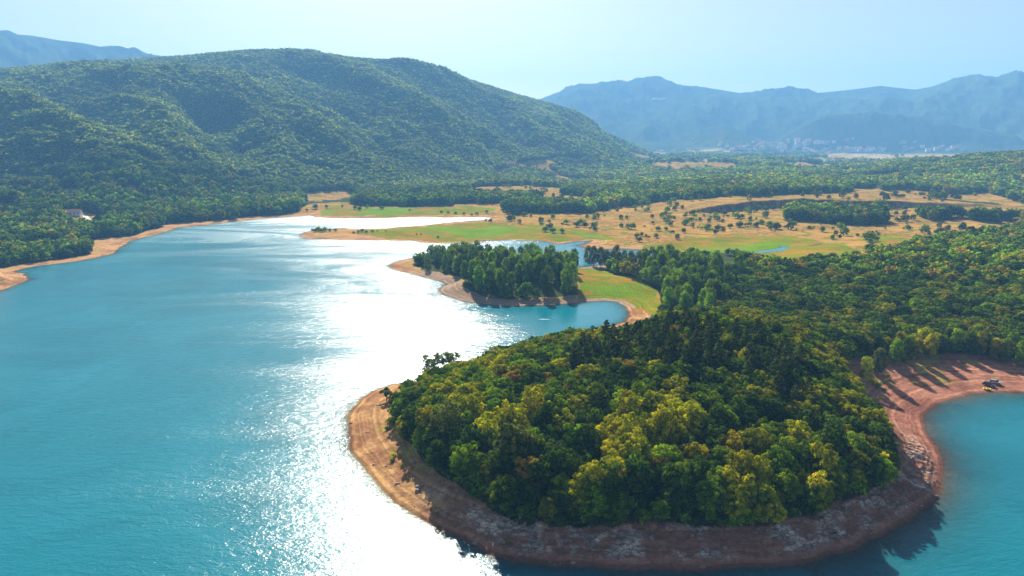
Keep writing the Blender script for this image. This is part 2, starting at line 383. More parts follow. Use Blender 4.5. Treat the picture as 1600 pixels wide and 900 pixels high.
L.new(n2.outputs[0], mr2.inputs[0])
# strandline banding follows the height, seen only where the attribute says bare strand
sep = N.new('ShaderNodeSeparateXYZ'); L.new(geo.outputs['Position'], sep.inputs[0])
nb = noise_node(.05, 3); ad = N.new('ShaderNodeMath'); ad.operation = 'MULTIPLY_ADD'; L.new(nb.outputs[0], ad.inputs[0]); ad.inputs[1].default_value = 2.2; sd_ = N.new('ShaderNodeAttribute'); sd_.attribute_name = 'sdist'; L.new(sd_.outputs['Fac'], ad.inputs[2])
cb = N.new('ShaderNodeCombineXYZ'); L.new(ad.outputs[0], cb.inputs[0])
ns = N.new('ShaderNodeTexNoise'); ns.inputs['Scale'].default_value = .62; ns.inputs['Detail'].default_value = 5; ns.inputs['Roughness'].default_value = .75; L.new(cb.outputs[0], ns.inputs['Vector'])
mr3 = N.new('ShaderNodeMapRange'); mr3.inputs[1].default_value = .36; mr3.inputs[2].default_value = .64; mr3.inputs[3].default_value = .48; mr3.inputs[4].default_value = 1.5; L.new(ns.outputs[0], mr3.inputs[0])
sa = N.new('ShaderNodeAttribute'); sa.attribute_name = 'strand'
mxs = N.new('ShaderNodeMix'); mxs.data_type = 'FLOAT'; mxs.inputs[2].default_value = 1.0; L.new(sa.outputs['Fac'], mxs.inputs[0]); L.new(mr3.outputs[0], mxs.inputs[3])
mu = N.new('ShaderNodeMath'); mu.operation = 'MULTIPLY'; L.new(mr.outputs[0], mu.inputs[0]); L.new(mr2.outputs[0], mu.inputs[1])
mu2 = N.new('ShaderNodeMath'); mu2.operation = 'MULTIPLY'; L.new(mu.outputs[0], mu2.inputs[0]); L.new(mxs.outputs[0], mu2.inputs[1])
vs = N.new('ShaderNodeSeparateColor'); L.new(vo.outputs['Color'], vs.inputs[0]); vr = N.new('ShaderNodeMapRange'); vr.inputs[3].default_value = .55; vr.inputs[4].default_value = 1.55; L.new(vs.outputs[0], vr.inputs[0])
ve = N.new('ShaderNodeTexVoronoi'); ve.feature = 'DISTANCE_TO_EDGE'; ve.inputs['Scale'].default_value = .95; L.new(vmap.outputs[0], ve.inputs['Vector'])
vk = N.new('ShaderNodeMapRange'); vk.inputs[1].default_value = 0; vk.inputs[2].default_value = .12; vk.inputs[3].default_value = .38; vk.inputs[4].default_value = 1.08; L.new(ve.outputs[0], vk.inputs[0])  # crack lines darkened in the colour, painting crease shade that bump shows weakly
vq = N.new('ShaderNodeMath'); vq.operation = 'MULTIPLY'; L.new(vr.outputs[0], vq.inputs[0]); L.new(vk.outputs[0], vq.inputs[1])
vx = N.new('ShaderNodeMix'); vx.data_type = 'FLOAT'; vx.inputs[2].default_value = 1.0; L.new(ra.outputs['Fac'], vx.inputs[0]); L.new(vq.outputs[0], vx.inputs[3])
mu3 = N.new('ShaderNodeMath'); mu3.operation = 'MULTIPLY'; L.new(mu2.outputs[0], mu3.inputs[0]); L.new(vx.outputs[0], mu3.inputs[1])
vm = N.new('ShaderNodeVectorMath'); vm.operation = 'SCALE'; L.new(at.outputs['Color'], vm.inputs[0]); L.new(mu3.outputs[0], vm.inputs['Scale'])
L.new(vm.outputs[0], b.inputs['Base Color'])
bp = N.new('ShaderNodeBump'); bp.inputs['Strength'].default_value = .55; bp.inputs['Distance'].default_value = .5; L.new(n1.outputs[0], bp.inputs['Height'])
nf = noise_node(.012, 9, .65)
bp2 = N.new('ShaderNodeBump'); bp2.inputs['Distance'].default_value = 26; fa_ = N.new('ShaderNodeAttribute'); fa_.attribute_name = 'farbump'; L.new(fa_.outputs['Fac'], bp2.inputs['Strength'])
L.new(nf.outputs[0], bp2.inputs['Height']); bp3 = N.new('ShaderNodeBump'); bp3.inputs['Distance'].default_value = .9; L.new(ra.outputs['Fac'], bp3.inputs['Strength']); L.new(vo.outputs['Distance'], bp3.inputs['Height']); L.new(bp.outputs[0], bp3.inputs['Normal']); L.new(bp3.outputs[0], bp2.inputs['Normal']); L.new(bp2.outputs[0], b.inputs['Normal'])

def grid_faces(nr, nc, keep=None):
    i, j = np.meshgrid(np.arange(nr - 1), np.arange(nc - 1), indexing='ij')
    a = i * nc + j; f = np.stack([a, a + 1, a + nc + 1, a + nc], -1).reshape(-1, 4)
    f = f[:, ::-1]
    return f if keep is None else f[keep[f].any(1)]
co = np.stack([GX, GY, GZ], -1)
me = mesh_from('ground', co, grid_faces(nr, nc), [m_ground])
color_attr(me, 'albedo', np.clip(col, .005, .9)); float_attr(me, 'strand', (strand & (GS > 0)) * (1 - .25 * frontc) * smooth(900, 400, RR)); float_attr(me, 'rocky', rockm); float_attr(me, 'sdist', np.clip(GS, 0, 60)); float_attr(me, 'farbump', smooth(2600, 3600, RR) * .45)
g_ob = link(bpy.data.objects.new('ground', me)); g_ob['kind'] = 'structure'

# ------------------------------------------------------------------ water
def water_mat(name, body):
    m, nt, N, L, b = newmat(name)
    b.inputs['Base Color'].default_value = (*body, 1); b.inputs['IOR'].default_value = 1.33; b.inputs['Specular IOR Level'].default_value = .36
    geo = N.new('ShaderNodeNewGeometry')
    def wave(scale, rot, sx, sy, det, dist):
        mp = N.new('ShaderNodeMapping'); mp.inputs['Rotation'].default_value = (0, 0, rot); mp.inputs['Scale'].default_value = (sx, sy, 1)
        L.new(geo.outputs['Position'], mp.inputs[0])
        n = N.new('ShaderNodeTexNoise'); n.inputs['Scale'].default_value = scale; n.inputs['Detail'].default_value = det; n.inputs['Distortion'].default_value = dist
        n.inputs['Roughness'].default_value = .6
        L.new(mp.outputs[0], n.inputs['Vector']); return n
    a = wave(.55, R_(22), .45, 1.0, 4, .6); c = wave(2.1, R_(8), .6, 1.0, 3, .3)
    s = N.new('ShaderNodeMath'); s.operation = 'MULTIPLY_ADD'; L.new(c.outputs[0], s.inputs[0]); s.inputs[1].default_value = .35; L.new(a.outputs[0], s.inputs[2])
    # gust patches: calmer and rougher water
    gp = wave(.018, R_(35), .3, 1.0, 7, 1.2)
    gm = N.new('ShaderNodeMapRange'); gm.inputs[1].default_value = .38; gm.inputs[2].default_value = .6; gm.inputs[3].default_value = .58; gm.inputs[4].default_value = 1.0
    L.new(gp.outputs[0], gm.inputs[0])
    wind = N.new('ShaderNodeAttribute'); wind.attribute_name = 'wind'
    w2 = N.new('ShaderNodeMath'); w2.operation = 'MULTIPLY'; L.new(gm.outputs[0], w2.inputs[0]); L.new(wind.outputs['Fac'], w2.inputs[1])
    bp = N.new('ShaderNodeBump'); bp.inputs['Distance'].default_value = .30
    L.new(w2.outputs[0], bp.inputs['Strength']); L.new(s.outputs[0], bp.inputs['Height']); L.new(bp.outputs[0], b.inputs['Normal'])
    rg = N.new('ShaderNodeMath'); rg.operation = 'MULTIPLY_ADD'; L.new(w2.outputs[0], rg.inputs[0]); rg.inputs[1].default_value = .19; rg.inputs[2].default_value = .04
    L.new(rg.outputs[0], b.inputs['Roughness'])
    # shallows let the bed show through
    dp = N.new('ShaderNodeAttribute'); dp.attribute_name = 'depth'
    tr = N.new('ShaderNodeBsdfTransparent'); tr.inputs[0].default_value = (.75, .93, .93, 1)
    mixs = N.new('ShaderNodeMixShader'); L.new(dp.outputs['Fac'], mixs.inputs[0]); L.new(tr.outputs[0], mixs.inputs[1]); L.new(b.outputs[0], mixs.inputs[2])
    L.new(mixs.outputs[0], N['Material Output'].inputs[0])
    cn = wave(.02, 0, 1, 1, 5, .8)
    rp = N.new('ShaderNodeValToRGB'); rp.color_ramp.elements[0].position = .35; rp.color_ramp.elements[1].position = .68
    rp.color_ramp.elements[0].color = (*[v * .85 for v in body], 1); rp.color_ramp.elements[1].color = (body[0] * 1.3 + .005, body[1] * 1.12, body[2] * 1.1, 1)
    L.new(cn.outputs[0], rp.inputs[0]); L.new(rp.outputs[0], b.inputs['Base Color'])
    return m
m_water = water_mat('lake_water', (.0001, .142, .190))
wet_v = (GS < 3.5).ravel()
f = grid_faces(nr, nc, wet_v); used = np.unique(f); remap = np.full(nr * nc, -1); remap[used] = np.arange(len(used))
wc = np.stack([GX, GY, np.zeros_like(GX)], -1).reshape(-1, 3)[used]
me = mesh_from('lake_water', wc, remap[f], [m_water])
dep = np.clip(-GZ, 0, 9).ravel()[used]; float_attr(me, 'depth', 1 - np.exp(-np.maximum(dep - .02, 0) / .42) * .95)
calm = np.ones(GX.shape); cove = np.exp(-(((GX - 40) / 45) ** 2 + ((GY - 318) / 38) ** 2) ** 1.5); calm -= .72 * cove
calm -= .55 * smooth(95, 135, GX) * (GY < 330); calm *= 1 + .75 * smooth(480, 760, RR)
float_attr(me, 'wind', np.clip(calm, .08, 1.75).ravel()[used])
lake_ob = link(bpy.data.objects.new('lake_water', me)); lake_ob['kind'] = 'structure'

# ------------------------------------------------------------------ foliage and bark
def leaf_mat(name, tr=.36):
    m, nt, N, L, b = newmat(name); N.remove(b)
    at = N.new('ShaderNodeAttribute'); at.attribute_type = 'INSTANCER'; at.attribute_name = 'tint'
    hv = N.new('ShaderNodeAttribute'); hv.attribute_name = 'leafvar'
    v = N.new('ShaderNodeVectorMath'); v.operation = 'SCALE'; L.new(at.outputs['Color'], v.inputs[0]); v.operation = 'MULTIPLY'
    cc = N.new('ShaderNodeCombineXYZ')
    for q_, e_ in enumerate((1.55, 1.2, .8)):
        pw = N.new('ShaderNodeMath'); pw.operation = 'POWER'; L.new(hv.outputs['Fac'], pw.inputs[0]); pw.inputs[1].default_value = e_; L.new(pw.outputs[0], cc.inputs[q_])
    L.new(cc.outputs[0], v.inputs[1])
    d = N.new('ShaderNodeBsdfDiffuse'); t = N.new('ShaderNodeBsdfTranslucent'); L.new(v.outputs[0], d.inputs[0])
    y = N.new('ShaderNodeVectorMath'); y.operation = 'MULTIPLY'; L.new(v.outputs[0], y.inputs[0]); y.inputs[1].default_value = (1.35, 1.25, .6); L.new(y.outputs[0], t.inputs[0])
    mx = N.new('ShaderNodeMixShader'); mx.inputs[0].default_value = tr; L.new(d.outputs[0], mx.inputs[1]); L.new(t.outputs[0], mx.inputs[2])
    L.new(mx.outputs[0], N['Material Output'].inputs[0]); return m
m_leaf = leaf_mat('leaves'); m_needle = leaf_mat('needles', .2); m_bark = simple('bark', (.16, .12, .085), .9, 0, .3, 6)
def leaves(cl, n, size, seed, flat=.30, out=.8, low=-.35):
    """n leaf sprays spread over the shells of the clumps; cl = list of (centre, radius, squash)"""
    g = np.random.default_rng(seed); rad = np.array([c[1] for c in cl]); pr = rad ** 2; pr = pr / pr.sum()
    k = g.choice(len(cl), n, p=pr); cen = np.array([c[0] for c in cl])[k]; rr = rad[k]; sq = np.array([c[2] for c in cl])[k]
    d = g.normal(size=(n, 3)); d /= np.linalg.norm(d, axis=1)[:, None]
    fl = d[:, 2] < low; d[fl, 2] *= -1
    p = cen + d * rr[:, None] * g.uniform(.62, 1.08, n)[:, None] * np.stack([np.ones(n), np.ones(n), sq], 1)
    nrm = d * out + g.normal(size=(n, 3)) * flat + np.array([0, 0, .38]); nrm /= np.linalg.norm(nrm, axis=1)[:, None]
    t = np.cross(nrm, g.normal(size=(n, 3))); t /= np.linalg.norm(t, axis=1)[:, None]; bt = np.cross(nrm, t)
    s = size * g.uniform(.6, 1.3, n)[:, None]
    q = np.stack([p - t * s, p + bt * s * .55, p + t * s, p - bt * s * .55 + nrm * s * .25], 1)
    tone = np.random.default_rng(seed + 1).uniform(.6, 1.4, len(cl))[k]
    return q.reshape(-1, 3), tone * g.uniform(.75, 1.25, n)
def tube(path, rad, seg=6):
    v = []; f = []
    for i, (p, r) in enumerate(zip(path, rad)):
        for k in range(seg):
            a = 2 * math.pi * k / seg; v.append((p[0] + r * math.cos(a), p[1] + r * math.sin(a), p[2]))
    for i in range(len(path) - 1):
        for k in range(seg): f.append((i * seg + k, i * seg + (k + 1) % seg, (i + 1) * seg + (k + 1) % seg, (i + 1) * seg + k))
    return v, f
def trunk_geo(h, r, limbs, seed, spread):
    g = random.Random(seed); V = []; F = []
    def add(vf):
        o = len(V); V.extend(vf[0]); F.extend([tuple(a + o for a in q) for q in vf[1]])
    lean = (g.uniform(-.3, .3), g.uniform(-.3, .3))
    top = (lean[0], lean[1], h)
    add(tube([(0, 0, -.6), (0, 0, .4), (lean[0] * .4, lean[1] * .4, h * .5), top], [r * 1.35, r, r * .75, r * .2]))
    for i in range(limbs):
        a = g.uniform(0, 6.283); z0 = h * g.uniform(.3, .75); t = z0 / h
        s = (lean[0] * t, lean[1] * t, z0); L_ = spread * g.uniform(.55, .95)
        e = (s[0] + math.cos(a) * L_, s[1] + math.sin(a) * L_, z0 + h * g.uniform(.12, .3)); md = ((s[0] + e[0]) / 2, (s[1] + e[1]) / 2, (s[2] * .6 + e[2] * .4))
        add(tube([s, md, e], [r * .45, r * .32, r * .1], 4))
    return V, F
def clumps(kind, seed):
    g = random.Random(seed); out = []
    if kind == 'broadleaf':
        Rr = 2.5
        for i in range(46):
            a = i * 2.4 + g.uniform(-.4, .4); t = (i + .5) / 46; zc = 1 - t * 1.85; rr = math.sqrt(max(0, 1 - zc * zc)); kx = g.uniform(.72, 1.18)
            out.append(((Rr * rr * math.cos(a) * kx, Rr * rr * math.sin(a) * kx, 3.7 + 3.0 * zc * kx + g.uniform(-.3, .3)), g.uniform(.5, 1.0), .85))
        out.append(((0, 0, 3.8), 1.9, 1.2))
    elif kind == 'poplar':
        for i in range(40):
            z = 2.6 + 13.6 * (i + .5) / 40; t = (z - 2.6) / 13.6; R0 = 3.1 * math.sin(math.pi * (.17 + .75 * t)) ** .7
            a = i * 2.4 + g.uniform(-.5, .5)
            out.append(((R0 * math.cos(a) * g.uniform(.55, 1.05), R0 * math.sin(a) * g.uniform(.55, 1.05), z + g.uniform(-.4, .4)), g.uniform(.95, 1.5), 1.05))
    elif kind == 'pine':
        for i in range(34):
            t = (i + .5) / 34; z = 2.2 + 7.8 * t; R0 = 2.5 * (1 - t) ** .75 + .15; a = i * 2.4 + g.uniform(-.3, .3)
            out.append(((R0 * math.cos(a) * .8, R0 * math.sin(a) * .8, z), .42 + .55 * (1 - t), .45))
    elif kind == 'shrub':
        for i in range(15):
            a = g.uniform(0, 6.28); r0 = g.uniform(.1, .8)
            out.append(((r0 * math.cos(a), r0 * math.sin(a), .62 + g.uniform(-.3, .75) * (1.1 - r0)), g.uniform(.4, .62), .95))
    elif kind == 'sparse':
        for i in range(80):
            a = g.uniform(0, 6.28); r0 = 2.9 * math.sqrt(g.random()); out.append(((r0 * math.cos(a), r0 * math.sin(a), g.uniform(1.2, 8.0) - r0 * .3), g.uniform(.5, .85), .8))
    elif kind == 'umbrella':
        for i in range(14):
            a = g.uniform(0, 6.28); r0 = 1.55 * math.sqrt(g.random()); out.append(((r0 * math.cos(a), r0 * math.sin(a), 2.2 + g.uniform(-.25, .55)), g.uniform(.45, .65), .75))
    return out
PARM = {'broadleaf': (3000, .26, (4.6, .19, 6, 2.0)), 'poplar': (3600, .36, (13, .24, 9, 1.9)), 'pine': (2600, .27, (9.6, .16, 0, 1.0)), 'shrub': (420, .17, (.9, .05, 3, .5)),
        'sparse': (4600, .21, (6.8, .15, 10, 2.4)), 'umbrella': (1300, .17, (2.0, .11, 7, 1.1))}
def crown_mesh(kind, seed, n=None, size=None, mat=None, name='crown'):
    cl_ = clumps(kind, seed); n0, s0, _ = PARM[kind]
    v, tone = leaves(cl_, n or n0, size or s0, seed + 500, low=-.9 if kind in ('poplar', 'sparse', 'pine') else -.35)
    me = mesh_from(name, v, np.arange(len(v)).reshape(-1, 4), [mat or (m_needle if kind == 'pine' else m_leaf)], smooth_=False)
    float_attr(me, 'leafvar', np.repeat(tone, 4)); return me
def trunk_mesh(kind, seed):
    h, r, l, s = PARM[kind][2]; V, F = trunk_geo(h, r, l, seed, s); return mesh_from('trunk', V, F, [m_bark])
def whole_mesh(kind, seed, n, size):
    c = crown_mesh(kind, seed, n, size, name=kind + '_mesh'); h, r, l, s = PARM[kind][2]
    V, F = trunk_geo(h, r, 3, seed, s); nv = len(c.vertices)
    co = np.empty(nv * 3, np.float32); c.vertices.foreach_get('co', co); lv = np.empty(nv, np.float32); c.attributes['leafvar'].data.foreach_get('value', lv)
    allv = np.concatenate([co.reshape(-1, 3), np.array(V, np.float32)]); fs = np.concatenate([np.arange(nv).reshape(-1, 4), np.array(F) + nv])
    me = mesh_from(kind + '_mesh', allv, fs, [m_needle if kind == 'pine' else m_leaf, m_bark], smooth_=False, fmat=np.r_[np.zeros(nv // 4), np.ones(len(F))])
    float_attr(me, 'leafvar', np.concatenate([lv, np.ones(len(V))])); return me
LIB = {}
for kind, cnt in (('broadleaf', 7), ('poplar', 5), ('pine', 4), ('shrub', 5), ('sparse', 2), ('umbrella', 1)):
    LIB[kind] = [(crown_mesh(kind, 100 * i + 11), trunk_mesh(kind, 100 * i + 13)) for i in range(cnt)]
PROTO = {}
COUNT = {}
TINTS = {'yellow': (0.34, 0.35, 0.004), 'fresh': (0.185, 0.3, 0.006), 'mid': (0.125, 0.2, 0.008), 'dark': (0.06, 0.108, 0.012), 'olive': (0.24, 0.235, 0.01), 'rust': (0.32, 0.22, 0.03), 'grey': (0.115, 0.15, 0.03), 'pine': (0.075, 0.105, 0.018)}
def place_tree(kind, x, y, scale, tint, name, label, cat, group, var=None, zs=1.0):
    """a tree: an empty at its foot, its trunk and crown as children; meshes are shared between copies"""
    var = random.randrange(len(LIB[kind])) if var is None else var
    key = (kind, var, name)
    z = float(land_z(np.array([x]), np.array([y]))[0])
    if key not in PROTO:
        t = bpy.data.objects.new(name, None); t.empty_display_size = .5
        c = bpy.data.objects.new('crown', LIB[kind][var][0]); k = bpy.data.objects.new('trunk', LIB[kind][var][1])
        PROTO[key] = (t, c, k)
    else:
        t, c, k = [o.copy() for o in PROTO[key]]
    for o in (t, c, k): link(o)
    c.parent = t; k.parent = t
    t.location = (x, y, z - .1); t.rotation_euler = (0, 0, random.uniform(0, 6.28)); t.scale = (scale, scale, scale * zs)
    j = random.uniform(.85, 1.18); tt = tuple(v * j * random.uniform(.92, 1.08) for v in TINTS[tint])
    c['tint'] = tt; k['tint'] = tt
    t['label'] = label; t['category'] = cat
    if group: t['group'] = group
    elif 'group' in t: del t['group']
    return t

# ------------------------------------------------------------------ where trees stand
pts = []
for (r0, r1, c) in ((100, 330, 3.5), (330, 640, 4.7), (640, 1000, 6.2), (1000, 1700, 7.0), (1700, 3500, 9.0)):
    n = int(2 * r1 / c) + 2
    ii, jj = np.meshgrid(np.arange(-n // 2, n // 2), np.arange(0, int(r1 / c) + 2))
    x = (ii + .5 * (jj % 2) + rng.uniform(-.38, .38, ii.shape)) * c; y = (jj + rng.uniform(-.38, .38, ii.shape)) * c
    r = np.hypot(x, y); a = np.arctan2(x, y); k = (r >= r0) & (r < r1) & (np.abs(a) < R_(41))
    pts.append(np.stack([x[k], y[k], np.full(k.sum(), c)], 1))
pts = np.concatenate(pts)
X, Y, CS = pts.T
S = sample(GS, X, Y); Z = sample(GZ, X, Y)
pxt, pyt, clr, grt, strd = cover(X, Y, Z, S)
R0 = np.hypot(X, Y); A0 = np.arctan2(X, Y)
ridgeR = np.interp(A0, *SK['ridge'][1]); 
hedge = clr & (ridged(X / 60 + Y / 200, Y / 34, 3, 410) > 1.32) & (pyt < 374) & (pxt > 780) & (Y > 450) & (grt < .5) & (rng.uniform(size=len(X)) < .4)
ok = (S > 4) & (~clr | hedge) & ~strd & ~((R0 > ridgeR + 60) & (A0 < .22))
ok &= ~((R0 > 2300) & (A0 > .12) & (rng.uniform(size=len(X)) < .55 + .4 * (fbm(X / 130, Y / 130, 3, 66) > .05)))
ok &= ~((R0 > 900) & (fbm(X / 70, Y / 70, 3, 160) > .62))
sl = sample(gz_r, X, Y); ok &= ~((sl > .5) & (R0 < 1100) & (Y > 600))
hill = (Y < 292) & (X > -75) & (X < 165)
road_px = [(104, 368), (118, 361), (133, 350), (137, 343), (132, 338)]
ok &= ~((np.abs(pxt - 118) < 19) & (seg_dist(pxt, pyt, road_px, False) < 3.5) & (R0 > 300) & (R0 < 1000))
X, Y, Z, S, CS, R0, A0, pxt, pyt, hill, hedge = [v[ok] for v in (X, Y, Z, S, CS, R0, A0, pxt, pyt, hill, hedge)]
isl_m = inside(pxt, pyt, [(680, 395), (720, 388), (905, 400), (912, 440), (905, 465), (700, 462), (640, 425)]) & (Y > 330) & (Y < 480)
pop_m = inside(pxt, pyt, [(985, 388), (1145, 392), (1160, 425), (1140, 480), (1110, 500), (1045, 500), (1022, 462), (1035, 444), (990, 432)]) & (Y > 300)
drop = (isl_m | pop_m) & (rng.uniform(size=len(X)) < np.where(isl_m, .62, .62))
X, Y, Z, S, CS, R0, A0, pxt, pyt, hill, isl_m, pop_m, hedge = [v[~drop] for v in (X, Y, Z, S, CS, R0, A0, pxt, pyt, hill, isl_m, pop_m, hedge)]
print('tree sites', len(X), 'hill', hill.sum(), 'island', isl_m.sum(), 'poplar', pop_m.sum())
VIEW = [CLEAR[0], CLEAR[1], [(735, 380), (925, 377), (985, 390), (1010, 396), (985, 404), (925, 392), (905, 412), (906, 395), (880, 389), (735, 386)],
        [(98, 327), (126, 328), (126, 338), (98, 338)], [(128, 337), (141, 338), (139, 348), (130, 352)], [(104, 363), (118, 358), (119, 362), (105, 369)], [(690, 480), (985, 470), (985, 503), (940, 510), (860, 524), (740, 520), (700, 524)]]
keep = np.ones(len(X), bool); FIELDS = CLEAR[2:]
for fr in (.55, .95):
    th = np.where(isl_m | pop_m, 13.5, 6.2) * np.where(hill | isl_m | pop_m, 1, CS / 4.7) * fr
    tx, ty = project(X, Y, Z + th)
    hid = np.zeros(len(X), bool)
    for q in VIEW: hid |= inside(tx, ty, q)
    for q in WOOD: hid &= ~inside(tx, ty, q)
    far_hid = np.zeros(len(X), bool)
    for q in FIELDS: far_hid |= inside(tx, ty, q)
    keep &= ~(far_hid & (Y > 450) & (Y < 3600) & (rng.uniform(size=len(X)) < .93))
    keep &= ~(hid & ~hedge & (Y < 800) & (Y > 180) & ~inside(pxt, pyt, WOOD[0]) & ~(isl_m & (pxt < 900)))
X, Y, Z, S, CS, R0, A0, pxt, pyt, hill, isl_m, pop_m, hedge = [v[keep] for v in (X, Y, Z, S, CS, R0, A0, pxt, pyt, hill, isl_m, pop_m, hedge)]
pine_m = hill & inside(pxt, pyt, [(880, 590), (920, 550), (1000, 530), (1060, 522), (1160, 535), (1240, 575), (1290, 640), (1240, 650), (1150, 610), (1060, 600), (980, 590), (920, 600)]) & (rng.uniform(size=len(X)) < .6)
tone = fbm(X / 22, Y / 22, 3, 200) + rng.normal(0, .33, len(X))
def tint_name(i):
    t = tone[i]; u = random.random()
    if hill[i]:
        if pxt[i] < 760 and t > -.25: return 'fresh' if u < .45 else 'yellow'
        if t > .42: return 'yellow'
        if t > .15: return 'olive' if u < .5 else 'yellow'
        if t > -.1: return 'fresh' if u < .5 else 'mid'
        if u < .03: return 'rust'
        return 'mid' if t > -.35 else 'dark'
    if t > .45: return 'olive'
    if t > .15: return 'fresh'
    if u < .012: return 'rust'
    return 'mid' if t > -.3 else 'dark'
DESC = {'yellow': 'yellow green', 'fresh': 'fresh green', 'mid': 'mid green', 'dark': 'dark green', 'olive': 'olive green', 'rust': 'rusty brown', 'grey': 'grey green'}
indiv = np.zeros(len(X), bool)
hb = np.nonzero(hill & ~pine_m)[0]; hb = hb[np.argsort(R0[hb])][:300]
for i in hb:
    tn = tint_name(i); sc1 = random.uniform(.58, 1.28); sz1 = 'small' if sc1 < .8 else ('large' if sc1 > 1.05 else 'middling')
    side = 'left end' if pxt[i] < 740 else ('left half' if pxt[i] < 920 else ('middle' if pxt[i] < 1080 else ('right half' if pxt[i] < 1240 else 'right end')))
    band = 'on the edge above the bank' if S[i] < 17 else ('low on the wooded slope' if S[i] < 27 else 'higher on the wooded slope')
    place_tree('broadleaf', X[i], Y[i], sc1 * .93, tn, 'broadleaf_tree', f'{sz1} {DESC[tn]} tree {band}, {side} of the peninsula', 'tree', f'{sz1} {DESC[tn]} trees {band}, {side} of the peninsula', zs=random.uniform(.9, 1.4))
    indiv[i] = True
hp = np.nonzero(pine_m)[0]; hp = hp[np.argsort(R0[hp])][:260]
for i in hp:
    pside = ('near ' if pyt[i] > 585 else 'far ') + ('left side' if pxt[i] < 1010 else ('middle' if pxt[i] < 1130 else 'right side'))
    place_tree('pine', X[i], Y[i], random.uniform(.8, 1.1), 'pine', 'pine_tree', f'dark pointed pine on the {pside} of the pine patch crowning the peninsula', 'pine tree', f'pines on the {pside} of the crowning patch')
    indiv[i] = True
for i in np.nonzero(isl_m)[0]:
    pw_ = ('at the left end' if pxt[i] < 735 else ('in the middle' if pxt[i] < 840 else 'at the right end')) + (', front row' if pyt[i] > 438 else ', behind')
    tn = random.choice(['mid', 'fresh', 'fresh', 'fresh', 'mid', 'dark'])
    place_tree('poplar', X[i], Y[i], random.uniform(.85, 1.12) * (.82 if pxt[i] > 705 else .62), tn, 'poplar_tree', f'tall {DESC[tn]} poplar {pw_} of the headland grove', 'poplar', f'{DESC[tn]} poplars {pw_} of the grove on the small headland'); indiv[i] = True
pl = np.nonzero(pop_m)[0]; pl = pl[np.argsort(R0[pl])][:150]
for i in pl:
    pw_ = 'near' if pyt[i] > 465 else ('middle' if pyt[i] > 425 else 'far')
    tn = random.choice(['mid', 'fresh', 'fresh', 'mid', 'dark'])
    place_tree('poplar', X[i], Y[i], random.uniform(.68, .98), tn, 'poplar_tree', f'tall {DESC[tn]} poplar in the {pw_} part of the grove beside the cove meadow', 'poplar', f'{DESC[tn]} poplars in the {pw_} part beside the cove meadow'); indiv[i] = True

# the rest of the wood, nobody could count it: points that carry whole trees
lib = bpy.data.collections.new('woodland_library')
order = []
for i in range(4): order.append(('broadleaf', whole_mesh('broadleaf', 900 + i, 2600, .28)))
for i in range(3): order.append(('broadleaf', whole_mesh('broadleaf', 930 + i, 420, .66)))
for i in range(3): order.append(('broadleaf', whole_mesh('broadleaf', 960 + i, 130, 1.15)))
order.append(('pine', whole_mesh('pine', 980, 1300, .40))); order.append(('poplar', whole_mesh('poplar', 990, 1400, .55)))
for i, (k, m) in enumerate(order):
    o = bpy.data.objects.new(f'wood_{i:02d}_{k}', m); lib.objects.link(o)
rest = np.nonzero(~indiv)[0]
idx = np.where(R0[rest] < 420, rng.integers(0, 4, len(rest)), np.where(R0[rest] < 1100, rng.integers(4, 7, len(rest)), rng.integers(7, 10, len(rest))))
idx[(pine_m[rest])] = 10; idx[pop_m[rest]] = 11
scl = np.where(R0[rest] < 330, rng.uniform(.8, 1.15, len(rest)), CS[rest] / 4.7 * rng.uniform(.85, 1.45, len(rest)))
scl = np.where(idx == 11, scl * .75, scl); scl = np.where(hedge[rest], scl * rng.uniform(.35, .7, len(rest)), scl)
shore_n = (S[rest] < 34) & (R0[rest] > 330); scl = np.where(shore_n & (R0[rest] < 1200), scl * .9, scl)
zsc = np.where(R0[rest] > 1000, .72, .95)
tn = [TINTS[tint_name(i)] for i in rest]; tn = np.array(tn) * rng.uniform(.85, 1.2, (len(rest), 1))
tn[pine_m[rest]] = TINTS['pine']
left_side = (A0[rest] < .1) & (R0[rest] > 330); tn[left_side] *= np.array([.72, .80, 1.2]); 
far_m = (R0[rest] > 1050) & (A0[rest] < .12); tn[far_m] = tn[far_m] * .25 + np.array((.125, .175, .045)) * .85  # far ridge trees pulled to one paler tint, haze put into the leaf colour
big = fbm(X[rest] / 240, Y[rest] / 240, 3, 230); tn *= (1 + .45 * np.clip(big, -1, 1))[:, None]
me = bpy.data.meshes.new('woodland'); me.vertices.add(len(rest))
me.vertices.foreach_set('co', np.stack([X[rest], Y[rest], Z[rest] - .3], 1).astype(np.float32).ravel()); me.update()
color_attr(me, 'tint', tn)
a = me.attributes.new('pick', 'INT', 'POINT'); a.data.foreach_set('value', idx.astype(np.int32))
float_attr(me, 'size', scl); float_attr(me, 'tall', zsc); float_attr(me, 'turn', rng.uniform(0, 6.28, len(rest)))
wood = link(bpy.data.objects.new('woodland', me)); wood['kind'] = 'stuff'; wood['label'] = 'dense green woodland covering the hills, the valley and the lake shores'; wood['category'] = 'woodland'
ng = bpy.data.node_groups.new('woodland', 'GeometryNodeTree'); ng.interface.new_socket('Geometry', in_out='INPUT', socket_type='NodeSocketGeometry'); ng.interface.new_socket('Geometry', in_out='OUTPUT', socket_type='NodeSocketGeometry')
gn = ng.nodes; gi = gn.new('NodeGroupInput'); go = gn.new('NodeGroupOutput')
ci = gn.new('GeometryNodeCollectionInfo'); ci.inputs[0].default_value = lib; ci.inputs['Separate Children'].default_value = True; ci.inputs['Reset Children'].default_value = True
m2p = gn.new('GeometryNodeMeshToPoints'); iop = gn.new('GeometryNodeInstanceOnPoints'); iop.inputs['Pick Instance'].default_value = True
